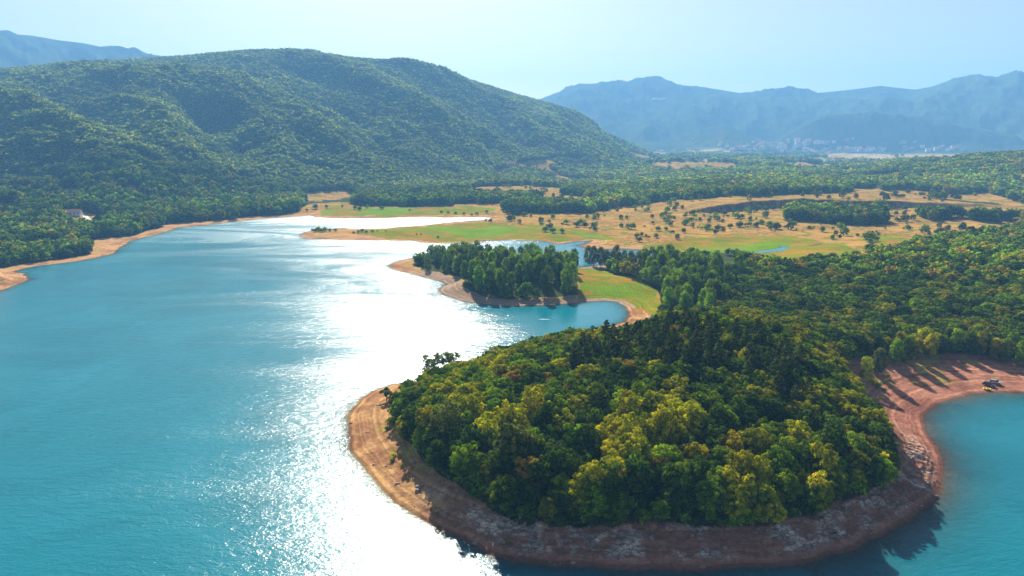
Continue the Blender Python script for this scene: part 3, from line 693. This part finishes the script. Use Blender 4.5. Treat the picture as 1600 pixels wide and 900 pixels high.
def named(n, t): q = gn.new('GeometryNodeInputNamedAttribute'); q.data_type = t; q.inputs[0].default_value = n; return q
pk = named('pick', 'INT'); sz = named('size', 'FLOAT'); tl = named('tall', 'FLOAT'); tu = named('turn', 'FLOAT')
mm = gn.new('ShaderNodeMath'); mm.operation = 'MULTIPLY'; cx = gn.new('ShaderNodeCombineXYZ'); cr = gn.new('ShaderNodeCombineXYZ')
K = ng.links
K.new(gi.outputs[0], m2p.inputs[0]); K.new(m2p.outputs[0], iop.inputs[0]); K.new(ci.outputs[0], iop.inputs['Instance']); K.new(pk.outputs[0], iop.inputs['Instance Index'])
K.new(sz.outputs[0], mm.inputs[0]); K.new(tl.outputs[0], mm.inputs[1]); K.new(sz.outputs[0], cx.inputs[0]); K.new(sz.outputs[0], cx.inputs[1]); K.new(mm.outputs[0], cx.inputs[2]); K.new(cx.outputs[0], iop.inputs['Scale'])
K.new(tu.outputs[0], cr.inputs[2]); K.new(cr.outputs[0], iop.inputs['Rotation']); K.new(iop.outputs[0], go.inputs[0])
wood.modifiers.new('woodland', 'NODES').node_group = ng

ux = rng.uniform(-85, 190, 90000); uy = rng.uniform(118, 300, 90000); us = sample(GS, ux, uy); uz = land_z(ux, uy)
q1, q2, q3, q4, q5 = cover(ux, uy, uz, us); q6 = cover(ux, uy, uz, us - 3.5)[4]
k = ~q5 & q6 & ~q3 & (us > 5) & (rng.uniform(size=len(ux)) < .20); ux, uy, uz = ux[k], uy[k], uz[k]
ulib = bpy.data.collections.new('undergrowth_library')
for i in range(4): ulib.objects.link(bpy.data.objects.new(f'low_{i}', whole_mesh('shrub', 860 + i, 300, .2)))
me = bpy.data.meshes.new('undergrowth'); me.vertices.add(len(ux)); me.vertices.foreach_set('co', np.stack([ux, uy, uz - .1], 1).astype(np.float32).ravel()); me.update()
color_attr(me, 'tint', np.array([TINTS[random.choice(['mid', 'dark', 'fresh', 'dark'])] for _ in ux])); a = me.attributes.new('pick', 'INT', 'POINT'); a.data.foreach_set('value', rng.integers(0, 4, len(ux)).astype(np.int32))
float_attr(me, 'size', rng.uniform(.8, 2.0, len(ux))); float_attr(me, 'tall', rng.uniform(.8, 1.3, len(ux))); float_attr(me, 'turn', rng.uniform(0, 6.28, len(ux)))
ng2 = ng.copy(); ng2.name = 'undergrowth'
for n_ in ng2.nodes:
    if n_.bl_idname == 'GeometryNodeCollectionInfo': n_.inputs[0].default_value = ulib
ug = link(bpy.data.objects.new('undergrowth', me)); ug['kind'] = 'stuff'; ug['label'] = 'low bushes closing the foot of the wood above the banks of the peninsula'; ug['category'] = 'undergrowth'
ug.modifiers.new('undergrowth', 'NODES').node_group = ng2

# ------------------------------------------------------------------ single trees and shrubs of the strand and the meadows
def at_px(px, py): return on_land(px, py)
x, y, z = at_px(604, 627)
place_tree('umbrella', x, y, 1.35, 'dark', 'lone_tree', 'small lone spreading tree on the bare left beach of the peninsula', 'tree', None)
for (q, w_, lab) in (((678, 591), 1.25, 'tall thin crowned tree standing over the water at the back of the peninsula'), ((704, 586), 1.15, 'smaller thin crowned tree beside the tall one at the back of the peninsula')):
    x, y, z = at_px(*q); place_tree('sparse', x, y, w_, 'grey', 'open_crowned_tree', lab, 'tree', None)
for (q, w_, lab, tn_) in (((700, 700), 1.6, 'large dark round oak at the foot of the wood, left part of the peninsula', 'grey'), ((800, 745), 1.75, 'large dark oak at the foot of the wood near the front bank', 'grey')):
    x, y, z = at_px(*q); place_tree('broadleaf', x, y, w_, tn_, 'oak_tree', lab, 'tree', None, zs=1.1)
for k, q in enumerate([(1352, 592), (1372, 585), (1398, 570), (1416, 565), (1432, 563), (1452, 560), (1470, 556), (1492, 552), (1512, 552), (1530, 556), (1552, 562), (1570, 566), (1594, 572), (1618, 578), (1405, 556), (1440, 550), (1480, 545), (1525, 545), (1580, 552)]):
    x, y, z = at_px(*q); tn_ = ['yellow', 'grey', 'fresh', 'mid', 'olive'][k % 5]
    place_tree('poplar', x, y, random.uniform(.55, .72), tn_, 'poplar_tree', f'{DESC[tn_]} young poplar at the top of the red beach', 'poplar', f'{DESC[tn_]} young poplars above the red beach', zs=.85)
row = [(918, 415), (927, 416), (938, 417), (948, 419), (957, 419), (966, 421), (976, 424), (986, 426), (996, 428), (945, 413), (962, 414), (975, 417)]
for q in row:
    x, y, z = at_px(*q); place_tree('poplar', x, y, random.uniform(.6, .85), 'grey', 'poplar_tree', 'slim grey green poplar in the thin row beside the channel', 'poplar', 'slim poplars beside the channel')
sh = []
def shrub(q, size, tint, where, name='shrub'):
    x, y, z = at_px(*q); place_tree('shrub', x, y, size, tint, name, f'{DESC[tint]} bush {where}', 'bush', f'{DESC[tint]} bushes {where}')
W1 = 'dotted over the dry meadow beyond the channel'; W2 = 'at the tip of the grassy spit'; W3 = 'on the bare strand of the peninsula'; W4 = 'on the dry ground below the scarp'; W5 = 'near the green river meadow'
for q, s_ in [((759, 346), 1.8), ((766, 347), 2.2), ((852, 362), 3.2), ((858, 358), 3.8), ((864, 364), 3.0), ((878, 364), 2.6), ((900, 355), 3.6), ((908, 352), 4.2), ((915, 355), 3.2), ((885, 350), 3), ((846, 352), 2.2), ((995, 372), 3.0), ((986, 358), 4.0), ((999, 378), 2.6), ((930, 360), 2.2), ((745, 336), 2.2), ((760, 333), 2.4), ((790, 335), 3), ((812, 333), 3.4), ((827, 330), 3.6),
              ((493, 327), 4.2), ((510, 325), 2.5), ((555, 327), 2.6), ((562, 329), 3), ((574, 326), 2.6), ((597, 327), 2.6), ((608, 321), 2.4), ((618, 320), 3), ((535, 324), 2.0), ((650, 322), 2.4), ((690, 333), 1.8), ((700, 334), 2.0), ((712, 335), 1.8), ((725, 336), 2.0), ((737, 337), 1.8), (( 655, 321), 3.2), ((480, 330), 2.0), ((640, 330), 1.6)]:
    shrub(q, s_, random.choice(['dark', 'mid', 'mid']), W1)
for q, s_ in [((488, 361), 1.8), ((492, 363), 3.0), ((497, 362), 3.6), ((503, 363), 3.2), ((508, 362), 3.4), ((515, 362), 2.6), ((524, 362), 2.4), ((553, 365), 1.6), ((560, 364), 2.2), ((566, 363), 2.6), ((572, 364), 2.0), ((582, 363), 2.0), ((590, 362), 1.2), ((603, 362), 1.3)]:
    shrub(q, s_ * .8, random.choice(['dark', 'mid', 'fresh']), W2)
for q, s_ in [((651, 367), .9), ((658, 367), .9), ((684, 372), 1.2)]: shrub(q, s_, 'dark', 'standing alone on the green middle of the spit')
for q, s_ in [((612, 664), 1.6), ((605, 672), .8), ((615, 715), .8), ((612, 722), .6), ((682, 803), .4), ((795, 853), .5), ((628, 730), .5), ((1372, 604), 1.1), ((1382, 612), .8), ((1377, 624), .7), ((1428, 600), .6), ((1386, 590), 1.0), ((1365, 600), 1.2), ((1374, 632), .5)]:
    shrub(q, s_, random.choice(['yellow', 'fresh']), W3)
for q, s_ in [((1020, 350), 2.0), ((1028, 361), 2.8), ((1041, 360), 2.2), ((1050, 364), 1.8), ((1067, 361), 1.6), ((1072, 352), 4.2), ((1080, 346), 3), ((1095, 358), 1.8), ((1106, 358), 3.4), ((1122, 360), 3.4), ((1130, 362), 2.2), ((1141, 357), 3), ((1156, 355), 3.6), ((1170, 354), 3), ((1180, 355), 2.6), ((1190, 351), 3), ((1203, 354), 3.4), ((1214, 358), 3.2), ((1226, 356), 1.6), ((1240, 352), 3.0), ((1150, 341), 4), ((1160, 341), 3), ((1171, 344), 2.4), ((1265, 357), 2), ((1271, 357), 1.6), ((1248, 343), 3.2), ((1311, 356), 3.4), ((1316, 358), 4), ((1357, 378), 5.0), ((1362, 376), 4.2), ((1372, 368), 2), ((1052, 342), 2.5), ((1038, 345), 2.5), ((1110, 343), 1.8), ((1417, 357), 2.2), ((1438, 361), 1.4), ((1383, 358), 1.2), ((1283, 349), 1.0)]:
    shrub(q, s_, random.choice(['dark', 'mid', 'mid', 'fresh']), W4)
    if s_ > 1.7:
        for _ in range(2): shrub((q[0] + random.gauss(0, 5), q[1] + random.gauss(0, 1.2)), s_ * random.uniform(.3, .7), random.choice(['dark', 'mid', 'grey', 'fresh']), W4)
for q, s_ in [((1085, 339), 2.4), ((1100, 338), 1.8), ((1118, 337), 2.6), ((1132, 336), 3.2), ((1147, 334), 2.2), ((1166, 332), 3.0), ((1182, 331), 2.0), ((1196, 330), 3.2), ((1208, 328), 3.6), ((1220, 327), 3.8), ((1070, 340), 2.8)]:
    shrub(q, s_, random.choice(['dark', 'mid', 'fresh']), 'along the foot of the dark scarp')
for q, s_ in [((1358, 398), 4.6), ((1336, 400), 2.2), ((1320, 405), 2.6), ((1301, 407), 3), ((1290, 410), 3), ((1278, 410), 3.6), ((1268, 408), 3), ((1258, 410), 2.6), ((1150, 402), 3.4), ((1163, 405), 3.6), ((1176, 406), 3), ((1137, 399), 3), ((1470, 364), 3.2), ((1462, 366), 2.4), ((1000, 402), 3)]:
    shrub(q, s_ * 1.1, random.choice(['grey', 'mid', 'dark']), W5)
for k in range(46):
    q = (random.uniform(840, 1500), random.uniform(325, 372)); x, y, z = at_px(*q)
    p2, q2, c2, g2, s2 = cover(np.array([x]), np.array([y]), np.array([z]), sample(GS, np.array([x]), np.array([y])))
    if c2[0] and not g2[0]: shrub(q, random.uniform(.7, 2.0), random.choice(['dark', 'mid', 'grey']), W1)

# ------------------------------------------------------------------ box / prism helpers for built things
class MB:
    def __init__(s): s.v = []; s.f = []; s.m = []
    def add(s, v, f, m=0):
        o = len(s.v); s.v += [tuple(p) for p in v]; s.f += [tuple(a + o for a in q) for q in f]; s.m += [m] * len(f); return s
    def box(s, x0, x1, y0, y1, z0, z1, m=0):
        return s.add([(x0, y0, z0), (x1, y0, z0), (x1, y1, z0), (x0, y1, z0), (x0, y0, z1), (x1, y0, z1), (x1, y1, z1), (x0, y1, z1)],
              [(0, 3, 2, 1), (4, 5, 6, 7), (0, 1, 5, 4), (1, 2, 6, 5), (2, 3, 7, 6), (3, 0, 4, 7)], m)
    def prism(s, prof, y0, y1, m=0, ins=0):
        """profile in x,z drawn between two y planes"""
        n = len(prof); v = [(p[0], y0, p[1]) for p in prof] + [(p[0], y1, p[1]) for p in prof]
        return s.add(v, [tuple(range(n))[::-1][::-1], tuple(range(2 * n - 1, n - 1, -1))] + [(i, i + n, (i + 1) % n + n, (i + 1) % n) for i in range(n)], m)
    def build(s, name, mats, parent=None, bevel=0, shade=False):
        me = bpy.data.meshes.new(name); me.from_pydata(s.v, [], s.f)
        for m in (mats if isinstance(mats, (list, tuple)) else [mats]): me.materials.append(m)
        me.polygons.foreach_set('material_index', s.m); me.update()
        import bmesh
        bm = bmesh.new(); bm.from_mesh(me); bmesh.ops.recalc_face_normals(bm, faces=bm.faces)
        if bevel: bmesh.ops.bevel(bm, geom=list(bm.edges), offset=bevel, segments=2, affect='EDGES', clamp_overlap=True)
        bm.to_mesh(me); bm.free()
        o = link(bpy.data.objects.new(name, me))
        if parent: o.parent = parent
        return o
def empty(name, loc, rz, label, cat, group=None):
    o = link(bpy.data.objects.new(name, None)); o.location = loc; o.rotation_euler = (0, 0, rz); o['label'] = label; o['category'] = cat
    if group: o['group'] = group
    return o
m_white = simple('white_plaster', (.72, .70, .66), .8); m_tile = simple('clay_tiles', (.34, .12, .08), .8, 0, .25, 1.5); m_dark = simple('dark_glass', (.03, .04, .05), .15)
m_pink = simple('pink_plaster', (.50, .30, .28), .8); m_greyroof = simple('pale_metal_roof', (.55, .57, .6), .5); m_cream = simple('cream_plaster', (.6, .52, .40), .8)
def house(loc, rz, Lh, Wh, Hh, wallm, roofm, label, cat='house', group=None, name='house', fine=True):
    if fine:
        h = empty(name, loc, rz, label, cat, group)
        MB().box(-Lh / 2, Lh / 2, -Wh / 2, Wh / 2, -1.5, Hh).add([(-Lh / 2, -Wh / 2, Hh), (-Lh / 2, Wh / 2, Hh), (-Lh / 2, 0, Hh + Wh * .3)], [(0, 1, 2)]).add([(Lh / 2, -Wh / 2, Hh), (Lh / 2, Wh / 2, Hh), (Lh / 2, 0, Hh + Wh * .3)], [(0, 2, 1)]).build('wall', wallm, h)
        e = .45; z1 = Hh + Wh * .3 + .12; z0 = Hh - .15
        MB().add([(-Lh / 2 - e, -Wh / 2 - e, z0), (Lh / 2 + e, -Wh / 2 - e, z0), (Lh / 2 + e, 0, z1), (-Lh / 2 - e, 0, z1), (Lh / 2 + e, Wh / 2 + e, z0), (-Lh / 2 - e, Wh / 2 + e, z0),
              (-Lh / 2 - e, -Wh / 2 - e, z0 + .2), (Lh / 2 + e, -Wh / 2 - e, z0 + .2), (Lh / 2 + e, 0, z1 + .2), (-Lh / 2 - e, 0, z1 + .2), (Lh / 2 + e, Wh / 2 + e, z0 + .2), (-Lh / 2 - e, Wh / 2 + e, z0 + .2)],
              [(0, 3, 2, 1), (3, 5, 4, 2), (6, 7, 8, 9), (9, 8, 10, 11), (0, 1, 7, 6), (4, 5, 11, 10), (1, 2, 8, 7), (2, 4, 10, 8), (0, 6, 9, 3), (3, 9, 11, 5)]).build('roof', roofm, h)
        nw = max(2, int(Lh / 3))
        for i in range(nw):
            cx_ = -Lh / 2 + (i + .5) * Lh / nw
            if i == nw // 2: MB().box(cx_ - .5, cx_ + .5, -Wh / 2 - .06, -Wh / 2 + .05, -.2, 2.1).build('door', m_dark, h)
            else: MB().box(cx_ - .5, cx_ + .5, -Wh / 2 - .05, -Wh / 2 + .05, .9, 2.2).build('window', m_dark, h)
        return h
    b_ = MB().box(-Lh / 2, Lh / 2, -Wh / 2, Wh / 2, -3, Hh, 0)
    e = .5; z1 = Hh + Wh * .28
    b_.add([(-Lh / 2 - e, -Wh / 2 - e, Hh), (Lh / 2 + e, -Wh / 2 - e, Hh), (Lh / 2 + e, Wh / 2 + e, Hh), (-Lh / 2 - e, Wh / 2 + e, Hh), (-Lh / 2 - e, 0, z1), (Lh / 2 + e, 0, z1)],
           [(0, 1, 5, 4), (2, 3, 4, 5), (1, 2, 5), (3, 0, 4), (3, 2, 1, 0)], 1)
    o = b_.build(name, [wallm, roofm]); o.location = loc; o.rotation_euler = (0, 0, rz); o['label'] = label; o['category'] = cat
    if group: o['group'] = group
    return o
x, y, z = at_px(113, 337); house((x, y, z + .6), R_(14), 17, 8, 3.0, m_white, m_tile, 'long white farmhouse with a red brown roof beside the road on the left shore')
x, y, z = at_px(867, 289); house((x, y, z + 2), R_(5), 14, 9, 5, m_white, m_greyroof, 'white house with a pale grey roof in the trees below the long ridge')
x, y, z = at_px(906, 290); house((x, y, z + 2), R_(-10), 10, 8, 4.5, m_white, m_tile, 'small white house with a red roof right of the pale roofed one')
x, y, z = at_px(798, 263); house((x, y, z + 3), R_(10), 22, 12, 8, m_pink, m_tile, 'large pink house with a red roof at the foot of the long ridge')
x, y, z = at_px(1030, 157); house((x, y, z + 2), R_(-8), 95, 14, 9, m_white, m_greyroof, 'long pale building high on the far mountain', 'building', None, 'long_building')
for k in range(120):
    u = random.random()
    if u < .6: q = (random.gauss(1225, 48), random.gauss(231, 5.0))
    elif u < .85: q = (random.gauss(1330, 45), random.gauss(236, 3.0))
    else: q = (random.gauss(1430, 40), random.gauss(234, 3))
    if not 215 < q[1] < 246: continue
    x, y, z = at_px(*q); wm, wl = random.choice([(m_white, 'white'), (m_cream, 'cream'), (m_pink, 'pink')])
    s_ = random.uniform(1.1, 2.2)
    part = 'left' if q[0] < 1190 else ('middle' if q[0] < 1290 else 'right')
    house((x, y, z), random.uniform(-.6, .6), 12 * s_, 10 * s_, 6.5 * s_, wm, m_tile, f'tiny {wl} house with a red roof in the {part} of the far village', 'house', f'{wl} houses in the {part} of the far village', 'village_house', fine=False)
# mast on the ridge
x, y, z = at_px(642, 103)
mt = MB()
for sx in (-1, 1):
    for sy in (-1, 1):
        mt.add([(sx * 1.2 - .16, sy * 1.2, -2), (sx * 1.2 + .16, sy * 1.2, -2), (sx * 1.2 + .16, sy * 1.2 + .3, -2), (sx * 1.2 - .16, sy * 1.2 + .3, -2), (sx * .3 - .12, sy * .3, 26), (sx * .3 + .12, sy * .3, 26), (sx * .3 + .12, sy * .3 + .2, 26), (sx * .3 - .12, sy * .3 + .2, 26)],
               [(0, 3, 2, 1), (4, 5, 6, 7), (0, 1, 5, 4), (1, 2, 6, 5), (2, 3, 7, 6), (3, 0, 4, 7)])
for i in range(11):
    zz = i * 2.4; h_ = 1.2 - .9 * (zz + 2) / 28 + .1; mt.box(-h_, h_, -h_, -h_ + .15, zz, zz + .18).box(-h_, h_, h_ - .15, h_, zz, zz + .18).box(-h_, -h_ + .15, -h_, h_, zz, zz + .18).box(h_ - .15, h_, -h_, h_, zz, zz + .18)
mt.box(-.15, .15, -.15, .15, 26, 34)
o = mt.build('lattice_mast', simple('painted_steel', (.45, .42, .42), .5, .3)); o.location = (x, y, z); o['label'] = 'thin lattice mast standing on the skyline of the long ridge'; o['category'] = 'mast'

# ------------------------------------------------------------------ cars, inflatable and chairs on the beach
m_silver = simple('silver_paint', (.60, .63, .68), .28, .5, .03); m_navy = simple('dark_paint', (.05, .06, .08), .3, .3, .03); m_rub = simple('rubber', (.02, .02, .02), .8)
m_lamp = simple('lamp_plastic', (.75, .72, .68), .2); m_red = simple('red_cloth', (.5, .06, .05), .8); m_yel = simple('yellow_vinyl', (.85, .58, .03), .35)
def car(px_, py_, rz, paint, label):
    x, y, z = at_px(px_, py_); h = empty('parked_car', (x, y, z + .02), rz, label, 'car'); h.scale = (.84, .84, .84)
    body = MB(); prof = [(-2.15, .32), (-2.2, .62), (-2.12, .92), (-1.2, 1.0), (.95, .96), (1.85, .82), (2.15, .66), (2.2, .35)]
    body.prism(prof, -.88, .88); body.build('body', paint, h, .07)
    cab = MB(); lo = [(-1.95, .98), (1.15, .98)]; 
    v = [(-1.95, -.8, .95), (1.15, -.8, .95), (1.15, .8, .95), (-1.95, .8, .95), (-1.55, -.64, 1.48), (.35, -.64, 1.48), (.35, .64, 1.48), (-1.55, .64, 1.48)]
    cab.add(v, [(0, 3, 2, 1), (4, 5, 6, 7), (0, 1, 5, 4), (1, 2, 6, 5), (2, 3, 7, 6), (3, 0, 4, 7)]); cab.build('windows', m_dark, h, .04)
    MB().box(-1.56, .36, -.66, .66, 1.475, 1.53).build('roof', paint, h, .02)
    for sx in (-1.38, 1.38):
        for sy in (-.86, .86):
            w_ = MB(); n = 18; r_ = .34
            v = [(sx + r_ * math.cos(i * 2 * math.pi / n), sy - .11, .33 + r_ * math.sin(i * 2 * math.pi / n)) for i in range(n)] + [(sx + r_ * math.cos(i * 2 * math.pi / n), sy + .11, .33 + r_ * math.sin(i * 2 * math.pi / n)) for i in range(n)]
            w_.add(v, [tuple(range(n)), tuple(range(2 * n - 1, n - 1, -1))] + [(i, (i + 1) % n, (i + 1) % n + n, i + n) for i in range(n)]); wh = w_.build('wheel', m_rub, h)
            rr2 = MB(); y1_ = sy + (.13 if sy > 0 else -.13); v = [(sx + .2 * math.cos(i * 2 * math.pi / n), y1_ - .02, .33 + .2 * math.sin(i * 2 * math.pi / n)) for i in range(n)] + [(sx + .2 * math.cos(i * 2 * math.pi / n), y1_ + .02, .33 + .2 * math.sin(i * 2 * math.pi / n)) for i in range(n)]
            rr2.add(v, [tuple(range(n)), tuple(range(2 * n - 1, n - 1, -1))] + [(i, (i + 1) % n, (i + 1) % n + n, i + n) for i in range(n)]); rr2.build('rim', m_silver, wh)
    for sy in (-.6, .6): MB().box(2.14, 2.23, sy - .18, sy + .18, .56, .7).build('headlight', m_lamp, h)
    for sy in (-.66, .66): MB().box(-2.2, -2.12, sy - .14, sy + .14, .66, .86).build('tail_light', m_red, h)
car(1554.5, 599, R_(-38), m_silver, 'silver car parked on the red beach, the right one of two')
car(1544.5, 602.5, R_(-46), m_navy, 'dark car parked on the red beach beside the yellow dinghy')
def torus_path(path, r, seg=10):
    v = []; f = []; n = len(path)
    for i in range(n):
        p = Vector(path[i]); t = (Vector(path[(i + 1) % n]) - Vector(path[i - 1])).normalized(); s_ = t.cross(Vector((0, 0, 1))).normalized(); u_ = s_.cross(t)
        for k in range(seg):
            a = 2 * math.pi * k / seg; v.append(p + s_ * math.cos(a) * r + u_ * math.sin(a) * r)
    for i in range(n):
        for k in range(seg): f.append((i * seg + k, i * seg + (k + 1) % seg, ((i + 1) % n) * seg + (k + 1) % seg, ((i + 1) % n) * seg + k))
    return v, f
x, y, z = at_px(1541, 609.5)
dn = empty('inflatable_dinghy', (x, y, max(z, 0) + .1), R_(-20), 'yellow inflatable dinghy pulled up at the water edge of the red beach', 'dinghy')
dn.scale = (.75, .75, .75)
path = [(1.5 * math.cos(t) * (1 + .12 * math.cos(t)), .75 * math.sin(t), .25 + .12 * max(0, math.cos(t))) for t in [i * 2 * math.pi / 28 for i in range(28)]]
mb = MB(); mb.add(*torus_path(path, .22)); mb.build('tube', m_yel, dn)
MB().box(-1.25, 1.35, -.6, .6, .05, .12).build('floor_mat', m_yel, dn, .02); MB().box(-.2, .15, -.62, .62, .3, .4).build('seat', m_yel, dn, .03)
def chair(px_, py_, rz, label):
    x, y, z = at_px(px_, py_); h = empty('camping_chair', (x, y, z), rz, label, 'chair')
    MB().box(-.28, .28, -.25, .25, .4, .45).build('seat', m_red, h, .01); MB().add([(-.28, .25, .45), (.28, .25, .45), (.28, .42, .95), (-.28, .42, .95), (-.28, .29, .44), (.28, .29, .44), (.28, .46, .94), (-.28, .46, .94)], [(0, 1, 2, 3), (7, 6, 5, 4), (0, 4, 5, 1), (2, 6, 7, 3), (1, 5, 6, 2), (0, 3, 7, 4)]).build('backrest', m_red, h)
    for sx in (-.26, .26):
        for sy in (-.23, .23): MB().box(sx - .015, sx + .015, sy - .015, sy + .015, 0, .41).build('leg', m_rub, h)
chair(1549, 604.5, .5, 'red folding chair nearer the silver car on the beach'); chair(1551, 603, -.4, 'red folding chair just behind the other, on the beach')

# ------------------------------------------------------------------ road, stream, pond, foam
m_road = simple('pale_road', (.46, .43, .40), .9)
def ribbon(name, pts_, wid, mat, dz=.25, water=False):
    P3 = [Vector(at_px(*q)) for q in pts_]; Q = []
    for i in range(len(P3) - 1):
        for t in np.linspace(0, 1, 8, endpoint=False): Q.append(P3[i].lerp(P3[i + 1], t))
    Q.append(P3[-1]); v = []; 
    for i, p in enumerate(Q):
        d = (Q[min(i + 1, len(Q) - 1)] - Q[max(i - 1, 0)]); d.z = 0; d.normalize(); s_ = Vector((-d.y, d.x, 0)); ww = wid * (.7 + .5 * abs(math.sin(i * .37)))if water else wid
        for k in (-1, 1):
            q = p + s_ * k * ww / 2; q.z = (p.z if water else float(land_z(np.array([q.x]), np.array([q.y]))[0])) + dz; v.append(q)
    f_ = [(2 * i, 2 * i + 1, 2 * i + 3, 2 * i + 2) for i in range(len(Q) - 1)]
    o = MB().add(v, f_).build(name, mat); o['kind'] = 'structure'
    if water: float_attr(o.data, 'depth', np.ones(len(v))); float_attr(o.data, 'wind', np.full(len(v), .15))
    return o
ribbon('road', [(100, 370), (112, 364), (124, 358), (133, 350), (137, 343), (133, 338)], 5.5, m_road, .4)
ribbon('stream', [(1176, 396), (1190, 394), (1205, 393), (1218, 391), (1226, 388.5), (1231, 386)], 7, m_water, .25, True)
ribbon('pond', [(1085, 397), (1098, 398), (1112, 399)], 12, m_water, .2, True)
m_foam = simple('foam', (.85, .87, .87), .6)
def foam(px_, py_, ln, wd_, n, rz, label):
    c_ = ground(px_, py_); g = np.random.default_rng(int(px_)); V = []; F = []
    for i in range(n):
        t = g.uniform(-1, 1); cx_ = t * ln / 2; cy_ = g.normal(0, wd_ / 4); r_ = g.uniform(.12, .45) * (1.1 - abs(t)); o_ = len(V)
        for k in range(6): V.append((cx_ + r_ * math.cos(k * 1.047) * 1.6, cy_ + r_ * math.sin(k * 1.047), .02))
        V.append((cx_, cy_, .02 + r_ * .5)); F += [(o_ + k, o_ + (k + 1) % 6, o_ + 6) for k in range(6)]
    o = MB().add(V, F).build('foam', m_foam); o.location = (c_[0], c_[1], 0); o.rotation_euler = (0, 0, rz); o['kind'] = 'stuff'; o['label'] = label; o['category'] = 'foam'
foam(741, 488, 5.0, 2.6, 240, .3, 'white splash of foam at the mouth of the cove'); foam(850, 499, 7, .5, 34, -.1, 'thin pale streak of foam in the middle of the cove')

# stones on the front bank
m_stone = simple('stone', (.26, .19, .16), .9, 0, .4, .8)
V = []; F = []; g = np.random.default_rng(5); cnt = 0
ico_v = np.array([(0, 0, 1), (.89, 0, .45), (.28, .85, .45), (-.72, .53, .45), (-.72, -.53, .45), (.28, -.85, .45), (.72, .53, -.45), (-.28, .85, -.45), (-.89, 0, -.45), (-.28, -.85, -.45), (.72, -.53, -.45), (0, 0, -1)])
ico_f = [(0, 1, 2), (0, 2, 3), (0, 3, 4), (0, 4, 5), (0, 5, 1), (1, 6, 2), (2, 7, 3), (3, 8, 4), (4, 9, 5), (5, 10, 1), (1, 10, 6), (2, 6, 7), (3, 7, 8), (4, 8, 9), (5, 9, 10), (6, 11, 7), (7, 11, 8), (8, 11, 9), (9, 11, 10), (10, 11, 6)]
bx_ = g.uniform(-75, 175, 60000); by_ = g.uniform(118, 330, 60000); bs_ = sample(GS, bx_, by_); dens = np.where((by_ < 170) & (bx_ > -25) & (bx_ < 110), 1.0, .12)
kk_ = (bs_ > .3) & (bs_ < 15) & (g.uniform(size=60000) < dens * .22); bx_, by_ = bx_[kk_], by_[kk_]; bz_ = land_z(bx_, by_); bs_k = bs_[kk_]
allv = []; allf = []
for i in range(len(bx_)):
    s_ = (.10 + .5 * g.random() ** 4) * (1.5 if (by_[i] < 170 and -25 < bx_[i] < 110 and 2 < float(bs_k[i]) < 10) else 1); sc3 = np.array([g.uniform(.8, 1.6), g.uniform(.7, 1.2), g.uniform(.4, .8)]) * s_
    allv.append(ico_v * sc3 * g.uniform(.8, 1.2, (12, 1)) + (bx_[i], by_[i], bz_[i])); allf.append(np.array(ico_f) + 12 * i)
me = mesh_from('rubble', np.concatenate(allv), np.concatenate(allf), [m_stone], smooth_=False)
o = link(bpy.data.objects.new('rubble', me)); o['kind'] = 'stuff'; o['label'] = 'loose grey brown stones strewn over the banks of the peninsula'; o['category'] = 'rubble'

# ------------------------------------------------------------------ haze
top = float(GZ.max()) + 60; low = float(GZ.min()) - 3
o = MB().box(-6500, 6500, -300, 7000, low, max(top, 150)).build('haze', []) if False else None
hz = MB().box(-6800, 6800, -400, 7000, low, top)
m_haze = bpy.data.materials.new('haze'); m_haze.use_nodes = True; N = m_haze.node_tree.nodes; N.remove(N['Principled BSDF'])
pv = N.new('ShaderNodeVolumePrincipled'); pv.inputs['Color'].default_value = (.22, .53, .98, 1); pv.inputs['Density'].default_value = HAZE; pv.inputs['Anisotropy'].default_value = .1
m_haze.node_tree.links.new(pv.outputs[0], N['Material Output'].inputs['Volume'])
o = hz.build('haze', m_haze); o['kind'] = 'stuff'; o['label'] = 'thin pale blue haze over the lake and the mountains'; o['category'] = 'haze'
print('objects', len(bpy.data.objects), 'top', top)
